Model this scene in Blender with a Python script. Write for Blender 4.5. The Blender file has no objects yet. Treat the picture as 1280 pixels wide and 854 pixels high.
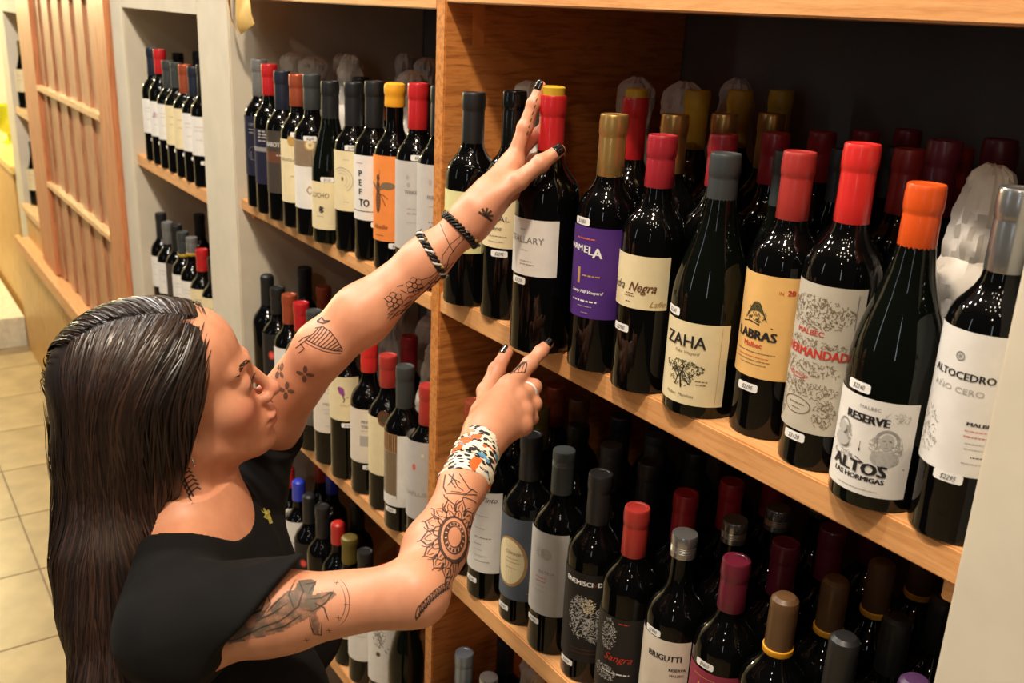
import bpy, bmesh, math, random
import numpy as np
from mathutils import Vector, Matrix, noise
from mathutils.bvhtree import BVHTree
S = bpy.context.scene
COL = S.collection
PI = math.pi
random.seed(7)

# ------------------------------------------------------------------ camera
cd = bpy.data.cameras.new('camera')
cam = bpy.data.objects.new('camera', cd)
COL.objects.link(cam)
cd.sensor_width = 36.0
cd.lens = 36.0 * 1233.17 / 1280.0
cd.clip_start = 0.02
cam.matrix_world = Matrix(((0.55612171, -0.28880411, 0.77930792, 0.0),
                           (0.82994638, 0.14357467, -0.53905039, -0.75),
                           (0.0437911, 0.94656141, 0.31953691, 0.0),
                           (0, 0, 0, 1)))
S.camera = cam
cd.dof.use_dof = True
cd.dof.focus_distance = 1.12
cd.dof.aperture_fstop = 9.0

# ------------------------------------------------------------------ world, lamps, exposure
w = bpy.data.worlds.new('room_air')
S.world = w
w.use_nodes = True
w.node_tree.nodes['Background'].inputs[0].default_value = (1.0, 0.87, 0.72, 1)
w.node_tree.nodes['Background'].inputs[1].default_value = 0.03
S.view_settings.view_transform = 'Standard'
S.view_settings.look = 'None'
S.view_settings.exposure = 0.30
S.view_settings.gamma = 1.0
S.view_settings.use_curve_mapping = False


def lamp(kind, loc, energy, size, color, target=None, size_y=None):
    ld = bpy.data.lights.new('room_or_added_light', kind)
    ld.energy = energy
    ld.color = color
    if kind == 'AREA':
        ld.size = size
        if size_y:
            ld.shape = 'RECTANGLE'
            ld.size_y = size_y
    else:
        ld.shadow_soft_size = size
    o = bpy.data.objects.new('room_or_added_light', ld)
    COL.objects.link(o)
    o.location = loc
    if target:
        o.rotation_euler = (Vector(target) - Vector(loc)).to_track_quat('-Z', 'Y').to_euler()
    return o


WARM = (1.0, 0.84, 0.66)
# the room's main ceiling spot and a loose cluster of bulbs of the chandelier behind the photographer
lamp('POINT', (-0.35, -0.92, 1.75), 165, 0.08, WARM)
for lx, ly, lz in [(-0.75, -0.80, 1.60), (-0.30, -1.35, 1.75), (0.45, -0.95, 1.85), (0.05, -1.12, 1.65), (0.90, -0.80, 1.95), (0.38, -1.50, 1.95),
                   (-1.10, -1.15, 1.85), (0.12, -0.70, 1.50), (-0.10, -1.75, 1.90), (0.75, -1.25, 1.60), (-0.60, -1.60, 1.65), (1.15, -1.60, 1.90)]:
    lamp('POINT', (lx, ly, lz), 4, 0.045, WARM)
lamp('POINT', (0.7, -2.5, 1.5), 20, 0.08, WARM)  # added front fill, brightens what faces the camera; no lamp of the room
for lx in (-1.7, -3.1, -4.7):
    lamp('POINT', (lx, -1.0, 1.75), 92, 0.08, (1.0, 0.95, 0.88))
    lamp('POINT', (lx - 0.35, -1.3, 1.65), 9, 0.07, (1.0, 0.88, 0.72))
lamp('AREA', (1.5, -3.4, 0.3), 3.2, 0.07, (0.80, 0.90, 1.0), (-1.0, 0, -0.4), 1.5)  # added upright strip, stands in for a window as streaks on the bottles
lamp('AREA', (-2.2, -3.6, 0.4), 3.2, 0.07, (0.80, 0.90, 1.0), (-1.2, 0, -0.3), 1.5)  # second added strip for the window-like bottle streaks, not on the ceiling
lamp('POINT', (-6.9, -0.6, 0.2), 150, 0.1, (1.0, 0.86, 0.45))

# ------------------------------------------------------------------ materials
MATS = {}


def srgb(c):
    return tuple((v / 255 / 12.92 if v / 255 <= 0.04045 else ((v / 255 + 0.055) / 1.055) ** 2.4) for v in c)


def mat(name, rgb, rough=0.5, metal=0.0, var=0.12, scale=40.0, coat=0.0, bump=0.0, spec=0.5, stretch=None):
    """plain procedural surface: base colour with fine noise variation"""
    if name in MATS:
        return MATS[name]
    m = bpy.data.materials.new(name)
    m.use_nodes = True
    nt = m.node_tree
    b = nt.nodes['Principled BSDF']
    c = srgb(rgb)
    b.inputs['Roughness'].default_value = rough
    b.inputs['Metallic'].default_value = metal
    b.inputs['Specular IOR Level'].default_value = spec
    if coat:
        b.inputs['Coat Weight'].default_value = coat
        b.inputs['Coat Roughness'].default_value = 0.05
    tc = nt.nodes.new('ShaderNodeTexCoord')
    mp = nt.nodes.new('ShaderNodeMapping')
    nz = nt.nodes.new('ShaderNodeTexNoise')
    nz.inputs['Scale'].default_value = scale
    nz.inputs['Detail'].default_value = 3
    if stretch:
        mp.inputs['Scale'].default_value = stretch
    rp = nt.nodes.new('ShaderNodeValToRGB')
    rp.color_ramp.elements[0].position = 0.3
    rp.color_ramp.elements[1].position = 0.72
    rp.color_ramp.elements[0].color = (*[v * (1 - var) for v in c], 1)
    rp.color_ramp.elements[1].color = (*[min(1, v * (1 + var)) for v in c], 1)
    L = nt.links.new
    L(tc.outputs['Object'], mp.inputs['Vector'])
    L(mp.outputs[0], nz.inputs['Vector'])
    L(nz.outputs['Fac'], rp.inputs['Fac'])
    L(rp.outputs[0], b.inputs['Base Color'])
    if bump:
        bp = nt.nodes.new('ShaderNodeBump')
        bp.inputs['Strength'].default_value = bump
        bp.inputs['Distance'].default_value = 0.002
        L(nz.outputs['Fac'], bp.inputs['Height'])
        L(bp.outputs[0], b.inputs['Normal'])
    MATS[name] = m
    return m


def wood(name, light, dark, stretch, rough=0.42, scale=9.0, coat=0.0):
    """timber grain: stretched noise plus distorted bands, with fine pores"""
    if name in MATS:
        return MATS[name]
    m = bpy.data.materials.new(name)
    m.use_nodes = True
    nt = m.node_tree
    L = nt.links.new
    b = nt.nodes['Principled BSDF']
    b.inputs['Roughness'].default_value = rough
    b.inputs['Coat Weight'].default_value = coat
    tc = nt.nodes.new('ShaderNodeTexCoord')
    info = nt.nodes.new('ShaderNodeObjectInfo')
    add = nt.nodes.new('ShaderNodeVectorMath')
    add.operation = 'ADD'
    mp = nt.nodes.new('ShaderNodeMapping')
    mp.inputs['Scale'].default_value = stretch
    n1 = nt.nodes.new('ShaderNodeTexNoise')
    n1.inputs['Scale'].default_value = scale
    n1.inputs['Detail'].default_value = 5
    n1.inputs['Distortion'].default_value = 0.8
    n2 = nt.nodes.new('ShaderNodeTexNoise')
    n2.inputs['Scale'].default_value = scale * 9
    n2.inputs['Detail'].default_value = 2
    mx = nt.nodes.new('ShaderNodeMath')
    mx.operation = 'MULTIPLY_ADD'
    mx.inputs[1].default_value = 0.28
    rp = nt.nodes.new('ShaderNodeValToRGB')
    e = rp.color_ramp.elements
    e[0].position = 0.42
    e[0].color = (*srgb(dark), 1)
    e[1].position = 0.72
    e[1].color = (*srgb(light), 1)
    L(tc.outputs['Object'], add.inputs[0])
    L(info.outputs['Random'], add.inputs[1])
    L(add.outputs[0], mp.inputs['Vector'])
    L(mp.outputs[0], n1.inputs['Vector'])
    L(mp.outputs[0], n2.inputs['Vector'])
    L(n2.outputs['Fac'], mx.inputs[0])
    L(n1.outputs['Fac'], mx.inputs[2])
    L(mx.outputs[0], rp.inputs['Fac'])
    L(rp.outputs[0], b.inputs['Base Color'])
    bp = nt.nodes.new('ShaderNodeBump')
    bp.inputs['Strength'].default_value = 0.15
    bp.inputs['Distance'].default_value = 0.001
    L(n2.outputs['Fac'], bp.inputs['Height'])
    L(bp.outputs[0], b.inputs['Normal'])
    MATS[name] = m
    return m


PLASTER = mat('white_plaster', (214, 204, 182), 0.85, var=0.05, scale=14, bump=0.08)
BACKWALL = mat('grey_back_wall', (118, 114, 108), 0.9, var=0.08, scale=8, bump=0.1)
PLY = wood('plywood_shelf', (228, 168, 108), (206, 142, 84), (1.2, 14, 14))
PLYEDGE = PLY
DIVW = wood('varnished_divider', (212, 138, 70), (160, 92, 40), (14, 1.6, 14))
DOORW = wood('cedar_slat', (200, 144, 104), (142, 92, 62), (16, 16, 1.0))
DOORF = wood('cedar_frame', (210, 138, 90), (168, 98, 58), (14, 14, 1.0))
CABW = wood('yellow_cabinet_wood', (214, 168, 96), (176, 128, 62), (10, 10, 1.2))
TILE = mat('beige_tile', (168, 145, 104), 0.35, var=0.2, scale=7, bump=0.04)
GROUT = mat('grout', (150, 130, 102), 0.9)

# ------------------------------------------------------------------ mesh helpers


def link(name, me, m=None, parent=None, loc=None):
    o = bpy.data.objects.new(name, me)
    COL.objects.link(o)
    if m is not None and me is not None and not me.materials:
        me.materials.append(m)
    if loc is not None:
        o.location = loc
    if parent is not None:
        o.parent = parent
    return o


def tag(o, label, cat, group=None):
    o['label'] = label
    o['category'] = cat
    if group:
        o['group'] = group
    return o


def struct(o):
    o['kind'] = 'structure'
    return o


def pymesh(name, V, F, smooth=False, sharp=None):
    me = bpy.data.meshes.new(name)
    me.from_pydata([tuple(v) for v in V], [], F)
    if smooth:
        me.polygons.foreach_set('use_smooth', [True] * len(me.polygons))
        if sharp:
            me.set_sharp_from_angle(angle=math.radians(sharp))
    me.update()
    return me


def box_vf(x0, y0, z0, x1, y1, z1):
    V = [(x0, y0, z0), (x1, y0, z0), (x1, y1, z0), (x0, y1, z0), (x0, y0, z1), (x1, y0, z1), (x1, y1, z1), (x0, y1, z1)]
    F = [(0, 3, 2, 1), (4, 5, 6, 7), (0, 1, 5, 4), (1, 2, 6, 5), (2, 3, 7, 6), (3, 0, 4, 7)]
    return V, F


def box(name, x0, y0, z0, x1, y1, z1, m, parent=None, bev=0.0):
    cx, cy, cz = (x0 + x1) / 2, (y0 + y1) / 2, (z0 + z1) / 2
    V, F = box_vf(x0 - cx, y0 - cy, z0 - cz, x1 - cx, y1 - cy, z1 - cz)
    me = bpy.data.meshes.new(name)
    bm = bmesh.new()
    vs = [bm.verts.new(v) for v in V]
    for f in F:
        bm.faces.new([vs[i] for i in f])
    if bev:
        bmesh.ops.bevel(bm, geom=bm.edges[:], offset=bev, segments=2, affect='EDGES')
    bm.to_mesh(me)
    bm.free()
    return link(name, me, m, parent, (cx, cy, cz))


def lathe(name, prof, seg=28, sharp=38):
    V, F = [], []
    n = len(prof)
    for r, z in prof:
        for k in range(seg):
            a = 2 * PI * k / seg
            V.append((r * math.cos(a), r * math.sin(a), z))
    for i in range(n - 1):
        for k in range(seg):
            a, b = i * seg + k, i * seg + (k + 1) % seg
            F.append((a, b, b + seg, a + seg))
    F.append(tuple(range(seg - 1, -1, -1)))
    F.append(tuple((n - 1) * seg + k for k in range(seg)))
    return pymesh(name, V, F, True, sharp)


# ------------------------------------------------------------------ the room and the built-in shelving
FLOOR = -1.88
floor = struct(box('floor', -8.0, -3.0, FLOOR - 0.06, 1.6, 0.6, FLOOR - 0.006, GROUT))
TS = 0.4225
tv, tf = box_vf(-TS / 2 + .003, -TS / 2 + .003, -0.008, TS / 2 - .003, TS / 2 - .003, 0)
tile_me = pymesh('tile', tv, tf)
tile_me.materials.append(TILE)
for i in range(20):
    for j in range(7):
        t = link('tile', tile_me, None, floor)
        t.matrix_parent_inverse = Matrix.Translation(floor.location).inverted()
        t.location = (-8.0 + TS * (i + 0.5) + 0.06, -2.92 + TS * (j + 0.5), FLOOR)
struct(box('ceiling', -8.0, -3.0, 2.3, 1.6, 0.6, 2.36, mat('dark_ceiling', (58, 52, 46), 0.9)))
struct(box('wall_back', -8.0, 0.47, FLOOR, 1.6, 0.53, 2.3, BACKWALL))
struct(box('wall_left', -8.05, -3.0, FLOOR, -8.0, 0.53, 2.3, PLASTER))


def pier(x0, x1, y0=-0.012, z0=FLOOR, z1=2.3):
    return struct(box('pillar', x0, y0, z0, x1, 0.47, z1, PLASTER, None, 0.004))


pier(-0.388, 0.9)
pier(-2.42, -2.2)
pier(-3.27, -3.125)
struct(box('trim_1', -3.125, -0.012, -0.045, -2.42, 0.47, 2.3, PLASTER))
pier(-5.62, -5.42)
struct(box('trim_2', -5.42, -0.012, -0.115, -4.91, 0.18, 2.3, PLASTER))
struct(box('trim_3', -5.42, 0.19, FLOOR, -4.91, 0.23, -0.115, mat('grey_niche', (168, 164, 172), 0.9)))

def part(name, *a, label=None, cat='shelf', bev=0.002):
    o = box(*([name] + list(a) + [None, bev]))
    return tag(o, label, cat)


ZR, ZL, ZR3, ZL3, Z4 = -0.424, -0.437, -0.90, -0.912, -1.38
part('wooden_shelf', -1.288, 0.0, ZR - 0.034, -0.388, 0.468, ZR, PLY, label="plywood shelf under the right bay's best lit bottles")
part('wooden_shelf', -2.2, 0.0, ZL - 0.027, -1.315, 0.468, ZL, PLY, label="plywood shelf carrying the left bay's top bottle row")
part('wooden_shelf', -1.288, 0.0, ZR3 - 0.034, -0.388, 0.468, ZR3, PLY, label="plywood shelf of the right bay, below the pointing hand")
part('wooden_shelf', -2.2, 0.0, ZL3 - 0.03, -1.315, 0.468, ZL3, PLY, label="plywood shelf of the left bay, behind the elbow of the raised arm")
part('wooden_shelf', -1.288, 0.0, Z4 - 0.034, -0.388, 0.468, Z4, PLY, label="lowest plywood shelf of the right bay in view")
part('wooden_shelf', -2.2, 0.0, Z4 - 0.034, -1.315, 0.468, Z4, PLY, label="lowest plywood shelf of the left bay, under the bent arm")
part('wooden_shelf', -1.288, 0.0, 0.004, -0.388, 0.468, 0.038, PLY, label="shaded plywood board closing the right bay at its top")
part('wooden_shelf', -2.2, 0.0, -0.006, -1.315, 0.468, 0.03, PLY, label="plywood board across the top of the left bay beside the ribbon")
part('divider', -1.315, -0.001, FLOOR, -1.288, 0.468, 0.9, DIVW, label='upright varnished wooden divider between the two bottle bays', cat='divider')
divider = bpy.data.objects['divider']
part('shelf_batten', -2.2, 0.02, ZL - 0.047, -2.175, 0.45, ZL - 0.0271, PLY, label='short wooden batten under the left end of the left bay top shelf', cat='batten')
part('shelf_batten', -0.41, 0.012, ZR - 0.06, -0.388, 0.45, ZR - 0.034, PLY, label='short wooden batten under the shelf at the near pillar', cat='batten')
pp = box('pale_patch', -1.2882, 0.045, -0.055, -1.2874, 0.065, 0.003, mat('bare_wood_patch', (220, 140, 70), 0.6), divider)
pp.matrix_parent_inverse = Matrix.Translation(divider.location).inverted()
part('plinth_board', -2.2, 0.01, FLOOR, -1.316, 0.04, FLOOR + 0.1, PLY, label='wooden plinth board on the floor under the left bay', cat='plinth')
part('plinth_board', -1.287, 0.01, FLOOR, -0.389, 0.04, FLOOR + 0.1, PLY, label='wooden plinth board on the floor under the right bay', cat='plinth')

for zz, lb in ((-0.465, 'upper plywood shelf of the narrow niche between far pillars'), (-0.943, 'second plywood shelf of the narrow niche'), (-1.42, 'lowest plywood shelf of the narrow niche')):
    part('wooden_shelf', -3.124, 0.0, zz - 0.034, -2.421, 0.468, zz, PLY, label=lb)

# slatted timber door and the cabinet wall around it
door = link('slatted_door', None, None, None, (-4.09, 0.0, FLOOR + 0.68))
tag(door, 'tall cedar sliding door of vertical slats with two cross rails beside the niche', 'door')


def dpart(name, *a, bev=0.002, p=None):
    p = p or door
    o = box(name, *a, p, bev)
    o.matrix_parent_inverse = Matrix.Translation(p.location).inverted()
    return o


dpart('stile', -4.90, -0.03, -1.20, -4.58, 0.015, 1.0, DOORF)
dpart('stile', -3.455, -0.03, -1.20, -3.275, 0.015, 1.0, DOORF)
nsl = 11
for i in range(nsl):
    x0 = -4.58 + (1.125 / nsl) * i
    dpart('slat', x0 + 0.004, -0.012 + 0.008 * (i % 2), -1.20, x0 + 1.125 / nsl - 0.004, 0.006, 1.0, DOORW)
for z in (-0.385, -0.785, 0.02):
    dpart('cross_rail', -4.58, -0.032, z - 0.022, -3.455, 0.0, z, wood('pale_rail', (236, 196, 140), (206, 150, 92), (1, 14, 14)))
dpart('backing_board', -4.90, 0.018, -1.20, -3.275, 0.03, 1.0, DOORW)
cab = link('low_cabinet', None, None, None, (-4.6, 0.0, FLOOR))
tag(cab, 'long low yellow timber cabinet under the slatted door and the far recess', 'cabinet')
dpart('ledge', -5.419, -0.06, -1.235, -3.271, 0.16, -1.205, PLY, p=cab)
dpart('ledge_lip', -5.42, -0.075, -1.25, -3.27, -0.058, -1.19, PLY, p=cab)
for i in range(4):
    dpart('front_panel', -5.70 + 0.6075 * i + .002, -0.035, FLOOR, -5.70 + 0.6075 * (i + 1) - .002, -0.013, -1.25, CABW, p=cab)
dpart('sill', -5.419, -0.03, -1.06, -4.91, 0.18, -1.03, wood('pale_rail', (236, 196, 140), (206, 150, 92), (1, 14, 14)), p=cab)
dpart('apron', -5.419, -0.012, -1.205, -4.91, 0.18, -1.06, CABW, p=cab)
rs = link('recess_shelf', None, None, None, (-5.16, 0.08, -0.57))
tag(rs, 'small pale wooden shelf in the grey recess beyond the slatted door', 'shelf')
dpart('board', -5.419, -0.005, -0.59, -4.91, 0.189, -0.555, wood('pale_rail', (236, 196, 140), (206, 150, 92), (1, 14, 14)), p=rs)
# far counter with lime glass vase, bright lamp and step beyond
ctr = link('far_counter', None, None, None, (-6.4, 0.0, FLOOR))
tag(ctr, 'yellow lit timber counter at the far end of the shop', 'counter')
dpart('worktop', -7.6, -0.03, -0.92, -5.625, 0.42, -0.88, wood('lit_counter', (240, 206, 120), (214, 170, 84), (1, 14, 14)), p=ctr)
dpart('front_panel', -7.6, -0.012, FLOOR, -5.705, 0.0, -0.92, CABW, p=ctr)
st = box('plinth_step', -7.6, -0.42, FLOOR, -5.72, -0.035, FLOOR + 0.17, mat('pale_step_stone', (214, 206, 180), 0.6), None, 0.004)
tag(st, 'pale stone step on the tiled floor in front of the far counter', 'step')

# ------------------------------------------------------------------ bottles
GLASS = mat('dark_wine_glass', (7, 7, 7), 0.03, var=0.3, scale=6, spec=0.32)
GLASSB = mat('dark_green_wine_glass', (9, 12, 8), 0.03, var=0.3, scale=6, spec=0.32)
CAPS = {
    'black': mat('matte_black_foil', (30, 30, 31), 0.42, var=0.1),
    'gloss': mat('gloss_black_wax', (14, 14, 14), 0.15, var=0.1),
    'charcoal': mat('charcoal_foil', (56, 60, 60), 0.45, var=0.08),
    'gold': mat('gold_foil', (206, 164, 96), 0.30, 0.75, var=0.05),
    'red': mat('red_foil', (188, 34, 38), 0.32, var=0.06, coat=0.3),
    'bright': mat('coral_red_foil', (214, 44, 40), 0.35, var=0.05, coat=0.3),
    'cherry': mat('cherry_foil', (160, 36, 46), 0.35, var=0.06, coat=0.2),
    'brick': mat('brick_red_foil', (168, 50, 44), 0.4, var=0.06, coat=0.2),
    'orange': mat('orange_foil', (222, 84, 22), 0.38, var=0.05, coat=0.3),
    'copper': mat('copper_foil', (186, 92, 62), 0.35, 0.5, var=0.06),
    'silver': mat('silver_foil', (176, 176, 174), 0.25, 0.85, var=0.05),
    'maroon': mat('maroon_foil', (100, 24, 44), 0.4, var=0.08, coat=0.2),
    'brown': mat('brown_foil', (98, 70, 44), 0.4, var=0.08, coat=0.2),
    'blue': mat('blue_wax', (44, 62, 190), 0.35, var=0.06, coat=0.3),
    'waxred': mat('red_wax', (186, 40, 36), 0.35, var=0.06, coat=0.3),
    'yellow': mat('yellow_wax', (236, 168, 40), 0.45, var=0.06),
    'mustard': mat('mustard_foil', (200, 160, 40), 0.45, var=0.06),
    'olive': mat('olive_foil', (112, 98, 44), 0.4, 0.3, var=0.06),
    'steel': mat('steel_blue_foil', (146, 158, 170), 0.35, 0.6, var=0.06),
    'purple': mat('purple_foil', (72, 44, 80), 0.4, var=0.06),
    'navy': mat('navy_foil', (30, 36, 52), 0.4, var=0.06),
    'grey': mat('grey_foil', (120, 120, 118), 0.5, 0.3, var=0.06),
}
PAPER = {}


def paper(key):
    P = dict(white=(232, 228, 220), cream=(232, 216, 172), lime=(226, 222, 160), tan=(234, 186, 112), parch=(196, 188, 170),
             grey=(196, 192, 186), purple=(76, 38, 124), blue=(84, 92, 104), dark=(30, 27, 27), navy=(23, 24, 50),
             brown=(64, 55, 48), orange=(240, 142, 66), warm=(226, 214, 196), maroon=(142, 44, 66), black=(22, 20, 20),
             taupe=(140, 118, 92), chocolate=(110, 66, 40), greybrown=(92, 86, 78))
    return mat('label_' + key, P[key], 0.62, var=0.04, scale=60)


INKP = dict(ink=(34, 32, 34), grey=(142, 138, 136), red=(200, 56, 40), white=(240, 238, 234), gold=(196, 156, 84),
            tag=(244, 242, 236), tan=(176, 138, 88), green=(70, 70, 40), purple=(150, 70, 140), orange=(214, 110, 60),
            pink=(222, 96, 90), brown=(104, 62, 40), mid=(176, 170, 162), silver=(190, 188, 182), sepia=(126, 106, 80), cream=(236, 220, 176), taupe=(140, 118, 92))


def ink(key):
    return mat('ink_' + key, INKP[key], 0.6, var=0.05)


# text outlines are built once, in one pass, and reused
TEXTS = {}


def collect_text(strings):
    obs = []
    for s in strings:
        cu = bpy.data.curves.new('t', 'FONT')
        cu.body = s
        cu.size = 1.0
        cu.align_x = 'CENTER'
        cu.resolution_u = 2
        o = bpy.data.objects.new('t', cu)
        COL.objects.link(o)
        obs.append((s, o, cu))
    dg = bpy.context.evaluated_depsgraph_get()
    for s, o, cu in obs:
        me = bpy.data.meshes.new_from_object(o.evaluated_get(dg))
        TEXTS[s] = ([(v.co.x, v.co.y) for v in me.vertices], [tuple(p.vertices) for p in me.polygons])
        bpy.data.meshes.remove(me)
    for s, o, cu in obs:
        bpy.data.objects.remove(o)
        bpy.data.curves.remove(cu)


def bend(r, u, v, lift):
    a = -PI / 2 + u / r
    rr = r + lift
    return (rr * math.cos(a), rr * math.sin(a), v)


def grid_patch(r, u0, u1, v0, v1, lift, nu=14, nv=1):
    V, F = [], []
    for j in range(nv + 1):
        for i in range(nu + 1):
            V.append(bend(r, u0 + (u1 - u0) * i / nu, v0 + (v1 - v0) * j / nv, lift))
    for j in range(nv):
        for i in range(nu):
            a = j * (nu + 1) + i
            F.append((a, a + 1, a + nu + 2, a + nu + 1))
    return V, F


def stroke(pts, wd):
    """flat ribbon along a 2D polyline"""
    V, F = [], []
    n = len(pts)
    for i, (x, y) in enumerate(pts):
        a = pts[max(0, i - 1)]
        b = pts[min(n - 1, i + 1)]
        dx, dy = b[0] - a[0], b[1] - a[1]
        l = math.hypot(dx, dy) or 1
        nx, ny = -dy / l * wd / 2, dx / l * wd / 2
        V += [(x + nx, y + ny), (x - nx, y - ny)]
    for i in range(n - 1):
        F.append((2 * i, 2 * i + 1, 2 * i + 3, 2 * i + 2))
    return V, F


def disc(u, v, ru, rv, n=20, hole=0.0):
    if not hole:         # columns, so that a wide disc follows the bottle's curve
        V, n = [], max(6, int(ru * 1.2))
        for i in range(n + 1):
            x = -math.cos(PI * i / n)
            y = math.sqrt(max(0, 1 - x * x)) + .002
            V += [(u + ru * x, v - rv * y), (u + ru * x, v + rv * y)]
        return V, [(2 * i, 2 * i + 2, 2 * i + 3, 2 * i + 1) for i in range(n)]
    V = [(u + ru * math.cos(2 * PI * k / n), v + rv * math.sin(2 * PI * k / n)) for k in range(n)]
    V += [(u + ru * hole * math.cos(2 * PI * k / n), v + rv * hole * math.sin(2 * PI * k / n)) for k in range(n)]
    return V, [(k, (k + 1) % n, n + (k + 1) % n, n + k) for k in range(n)]


def prints_mesh(prints, r, lift):
    """prints -> {ink: (V, F)}; u, v and sizes are millimetres"""
    out = {}

    def put(c, V2, F2, dl=0.0):
        V, F = out.setdefault(c, ([], []))
        b = len(V)
        V += [bend(r, x * 0.001, y * 0.001, lift + dl) for x, y in V2]
        F += [tuple(i + b for i in f) for f in F2]
    for pi_, p in enumerate(prints):
        k = p[0]
        if k == 'T':
            _, s, u, v, size, c = p[:6]
            o = p[6] if len(p) > 6 else {}
            sx, sh, rot, bold = o.get('sx', 1), o.get('sh', 0), o.get('rot', 0), o.get('bold', 0)
            V2, F2 = TEXTS[s]
            cr, sr = math.cos(rot), math.sin(rot)
            for db in ([0] if not bold else [-bold, 0, bold]):
                W = []
                for x, y in V2:
                    x, y = (x * sx + y * sh) * size + db, y * size
                    W.append((u + x * cr - y * sr, v + x * sr + y * cr))
                put(c, W, F2, 0.00002 * (db > 0) + 0.00004 * (db < 0) + (.3 * size * .001) ** 2 / (2 * r))
        elif k == 'L':
            put(p[3], *stroke(p[1], p[2]))
        elif k == 'D':
            put(p[5], *disc(p[1], p[2], p[3], p[4]), dl=-0.00020 + .000012 * pi_)
        elif k == 'O':
            put(p[6], *disc(p[1], p[2], p[3], p[4], 28, p[5]))
        elif k == 'R':
            _, u0, v0, u1, v1, c = p
            n = max(1, int(abs(u1 - u0) / 5))
            V2 = [(u0 + (u1 - u0) * i / n, v) for v in (v0, v1) for i in range(n + 1)]
            put(c, V2, [(i, i + 1, n + 2 + i, n + 1 + i) for i in range(n)], dl=-0.00025 + .000012 * pi_)
        elif k == 'M':   # a line of text too small to read: broken dashes
            _, u0, u1, v, h, c = p
            rr = random.Random(int(u0 * 7 + v * 13))
            u = u0
            while u < u1:
                l = rr.uniform(0.8, 2.6) * h * 1.6
                put(c, [(u, v), (min(u + l, u1), v), (min(u + l, u1), v + h), (u, v + h)], [(0, 1, 2, 3)])
                u += l + h * 0.8
    return out


def scribble(u, v, wu, wv, n, seed):
    """loose engraved drawing: n short curved pen strokes inside an ellipse"""
    rr = random.Random(seed)
    res = []
    for _ in range(n):
        a, q = rr.uniform(0, 2 * PI), math.sqrt(rr.random())
        x, y = u + wu * q * math.cos(a), v + wv * q * math.sin(a)
        t = rr.uniform(0, 2 * PI)
        l = rr.uniform(1.5, 4.5)
        cv = rr.uniform(-1.2, 1.2)
        res.append([(x + l * (s - .5) * math.cos(t + cv * (s - .5)), y + l * (s - .5) * math.sin(t + cv * (s - .5))) for s in (0, .33, .66, 1)])
    return res


def S_(u, v, wu, wv, n, seed, wd, c):
    return [('L', s, wd, c) for s in scribble(u, v, wu, wv, n, seed)]


def petals(u, v, r0, r1, n, wd, c):
    o = []
    for k in range(n):
        a = 2 * PI * k / n
        o.append(('L', [(u + r0 * math.cos(a), v + r0 * math.sin(a)), (u + r1 * math.cos(a), v + r1 * math.sin(a))], wd, c))
    return o


def arc(u, v, r, a0, a1, n=14):
    return [(u + r * math.cos(math.radians(a0 + (a1 - a0) * i / n)), v + r * math.sin(math.radians(a0 + (a1 - a0) * i / n))) for i in range(n + 1)]


# label designs: (z0, z1, half width deg left, right, paper, prints); heights in mm above the bottle's base
LB = {}
LB['first'] = (82, 172, 85, 85, 'lime', [('M', -10, 30, 100, 1.2, 'sepia')])
LB['usal'] = (105, 190, 85, 85, 'cream', [('T', 'FUSAL', 18, 143, 11, 'ink', {'sx': 1.25}), ('T', 'Reserva', 14, 130, 9, 'ink', {'sh': .4, 'sx': .8}),
              ('M', -4, 34, 121, 1.3, 'grey'), ('M', 4, 30, 113, 1.1, 'grey')])
LB['held'] = (104, 176, 75, 77, 'white', [('T', 'STALLARY', 9, 146, 11.5, 'grey', {'sx': 1.05, 'bold': .12}), ('M', 2, 12, 162, 1.2, 'mid'),
              ('M', 4, 22, 122, 1, 'grey'), ('M', 4, 26, 118, 1, 'grey'), ('M', 6, 16, 136, 1, 'mid')])
LB['gold'] = (70, 182, 85, 85, 'purple', [('T', 'CAR', -12, 153, 9.5, 'white', {'bold': .4}), ('T', 'M', 3, 152, 11, 'white', {'bold': .4}), ('T', 'E', 11.5, 151, 12.5, 'white', {'bold': .5}),
              ('T', 'L', 18.5, 149, 14.5, 'white', {'bold': .5}), ('T', 'A', 27, 146, 17.5, 'white', {'bold': .6}), ('M', -4, 24, 167, 1.6, 'orange'),
              ('R', 1, 112, 5, 132, 'gold'), ('M', 9, 32, 122, 1.6, 'gold'), ('T', 'Sunny Hill Vineyard', 14, 101, 5.6, 'white', {'sh': .35, 'bold': .2}),
              ('M', -6, 30, 90, 2, 'white'), ('M', 4, 24, 84, 1, 'mid'), ('M', 10, 20, 76, 1, 'mid')])
LB['negra'] = (104, 166, 85, 85, 'cream', [('T', 'Piedra', -13, 125, 14, 'ink', {'sh': .35, 'sx': .8}), ('T', 'Negra', 24, 125, 15.5, 'brown', {'sh': .35, 'sx': .85, 'bold': .2}),
               ('M', 4, 16, 121, 1, 'brown'), ('M', 3, 16, 118, 1, 'brown'), ('M', 5, 12, 111, 1, 'ink'), ('T', 'Lafle', 43, 108, 10, 'tan', {'sh': .5}),
               ('R', 24, 104.3, 56, 165.7, 'cream')][:6])
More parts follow.
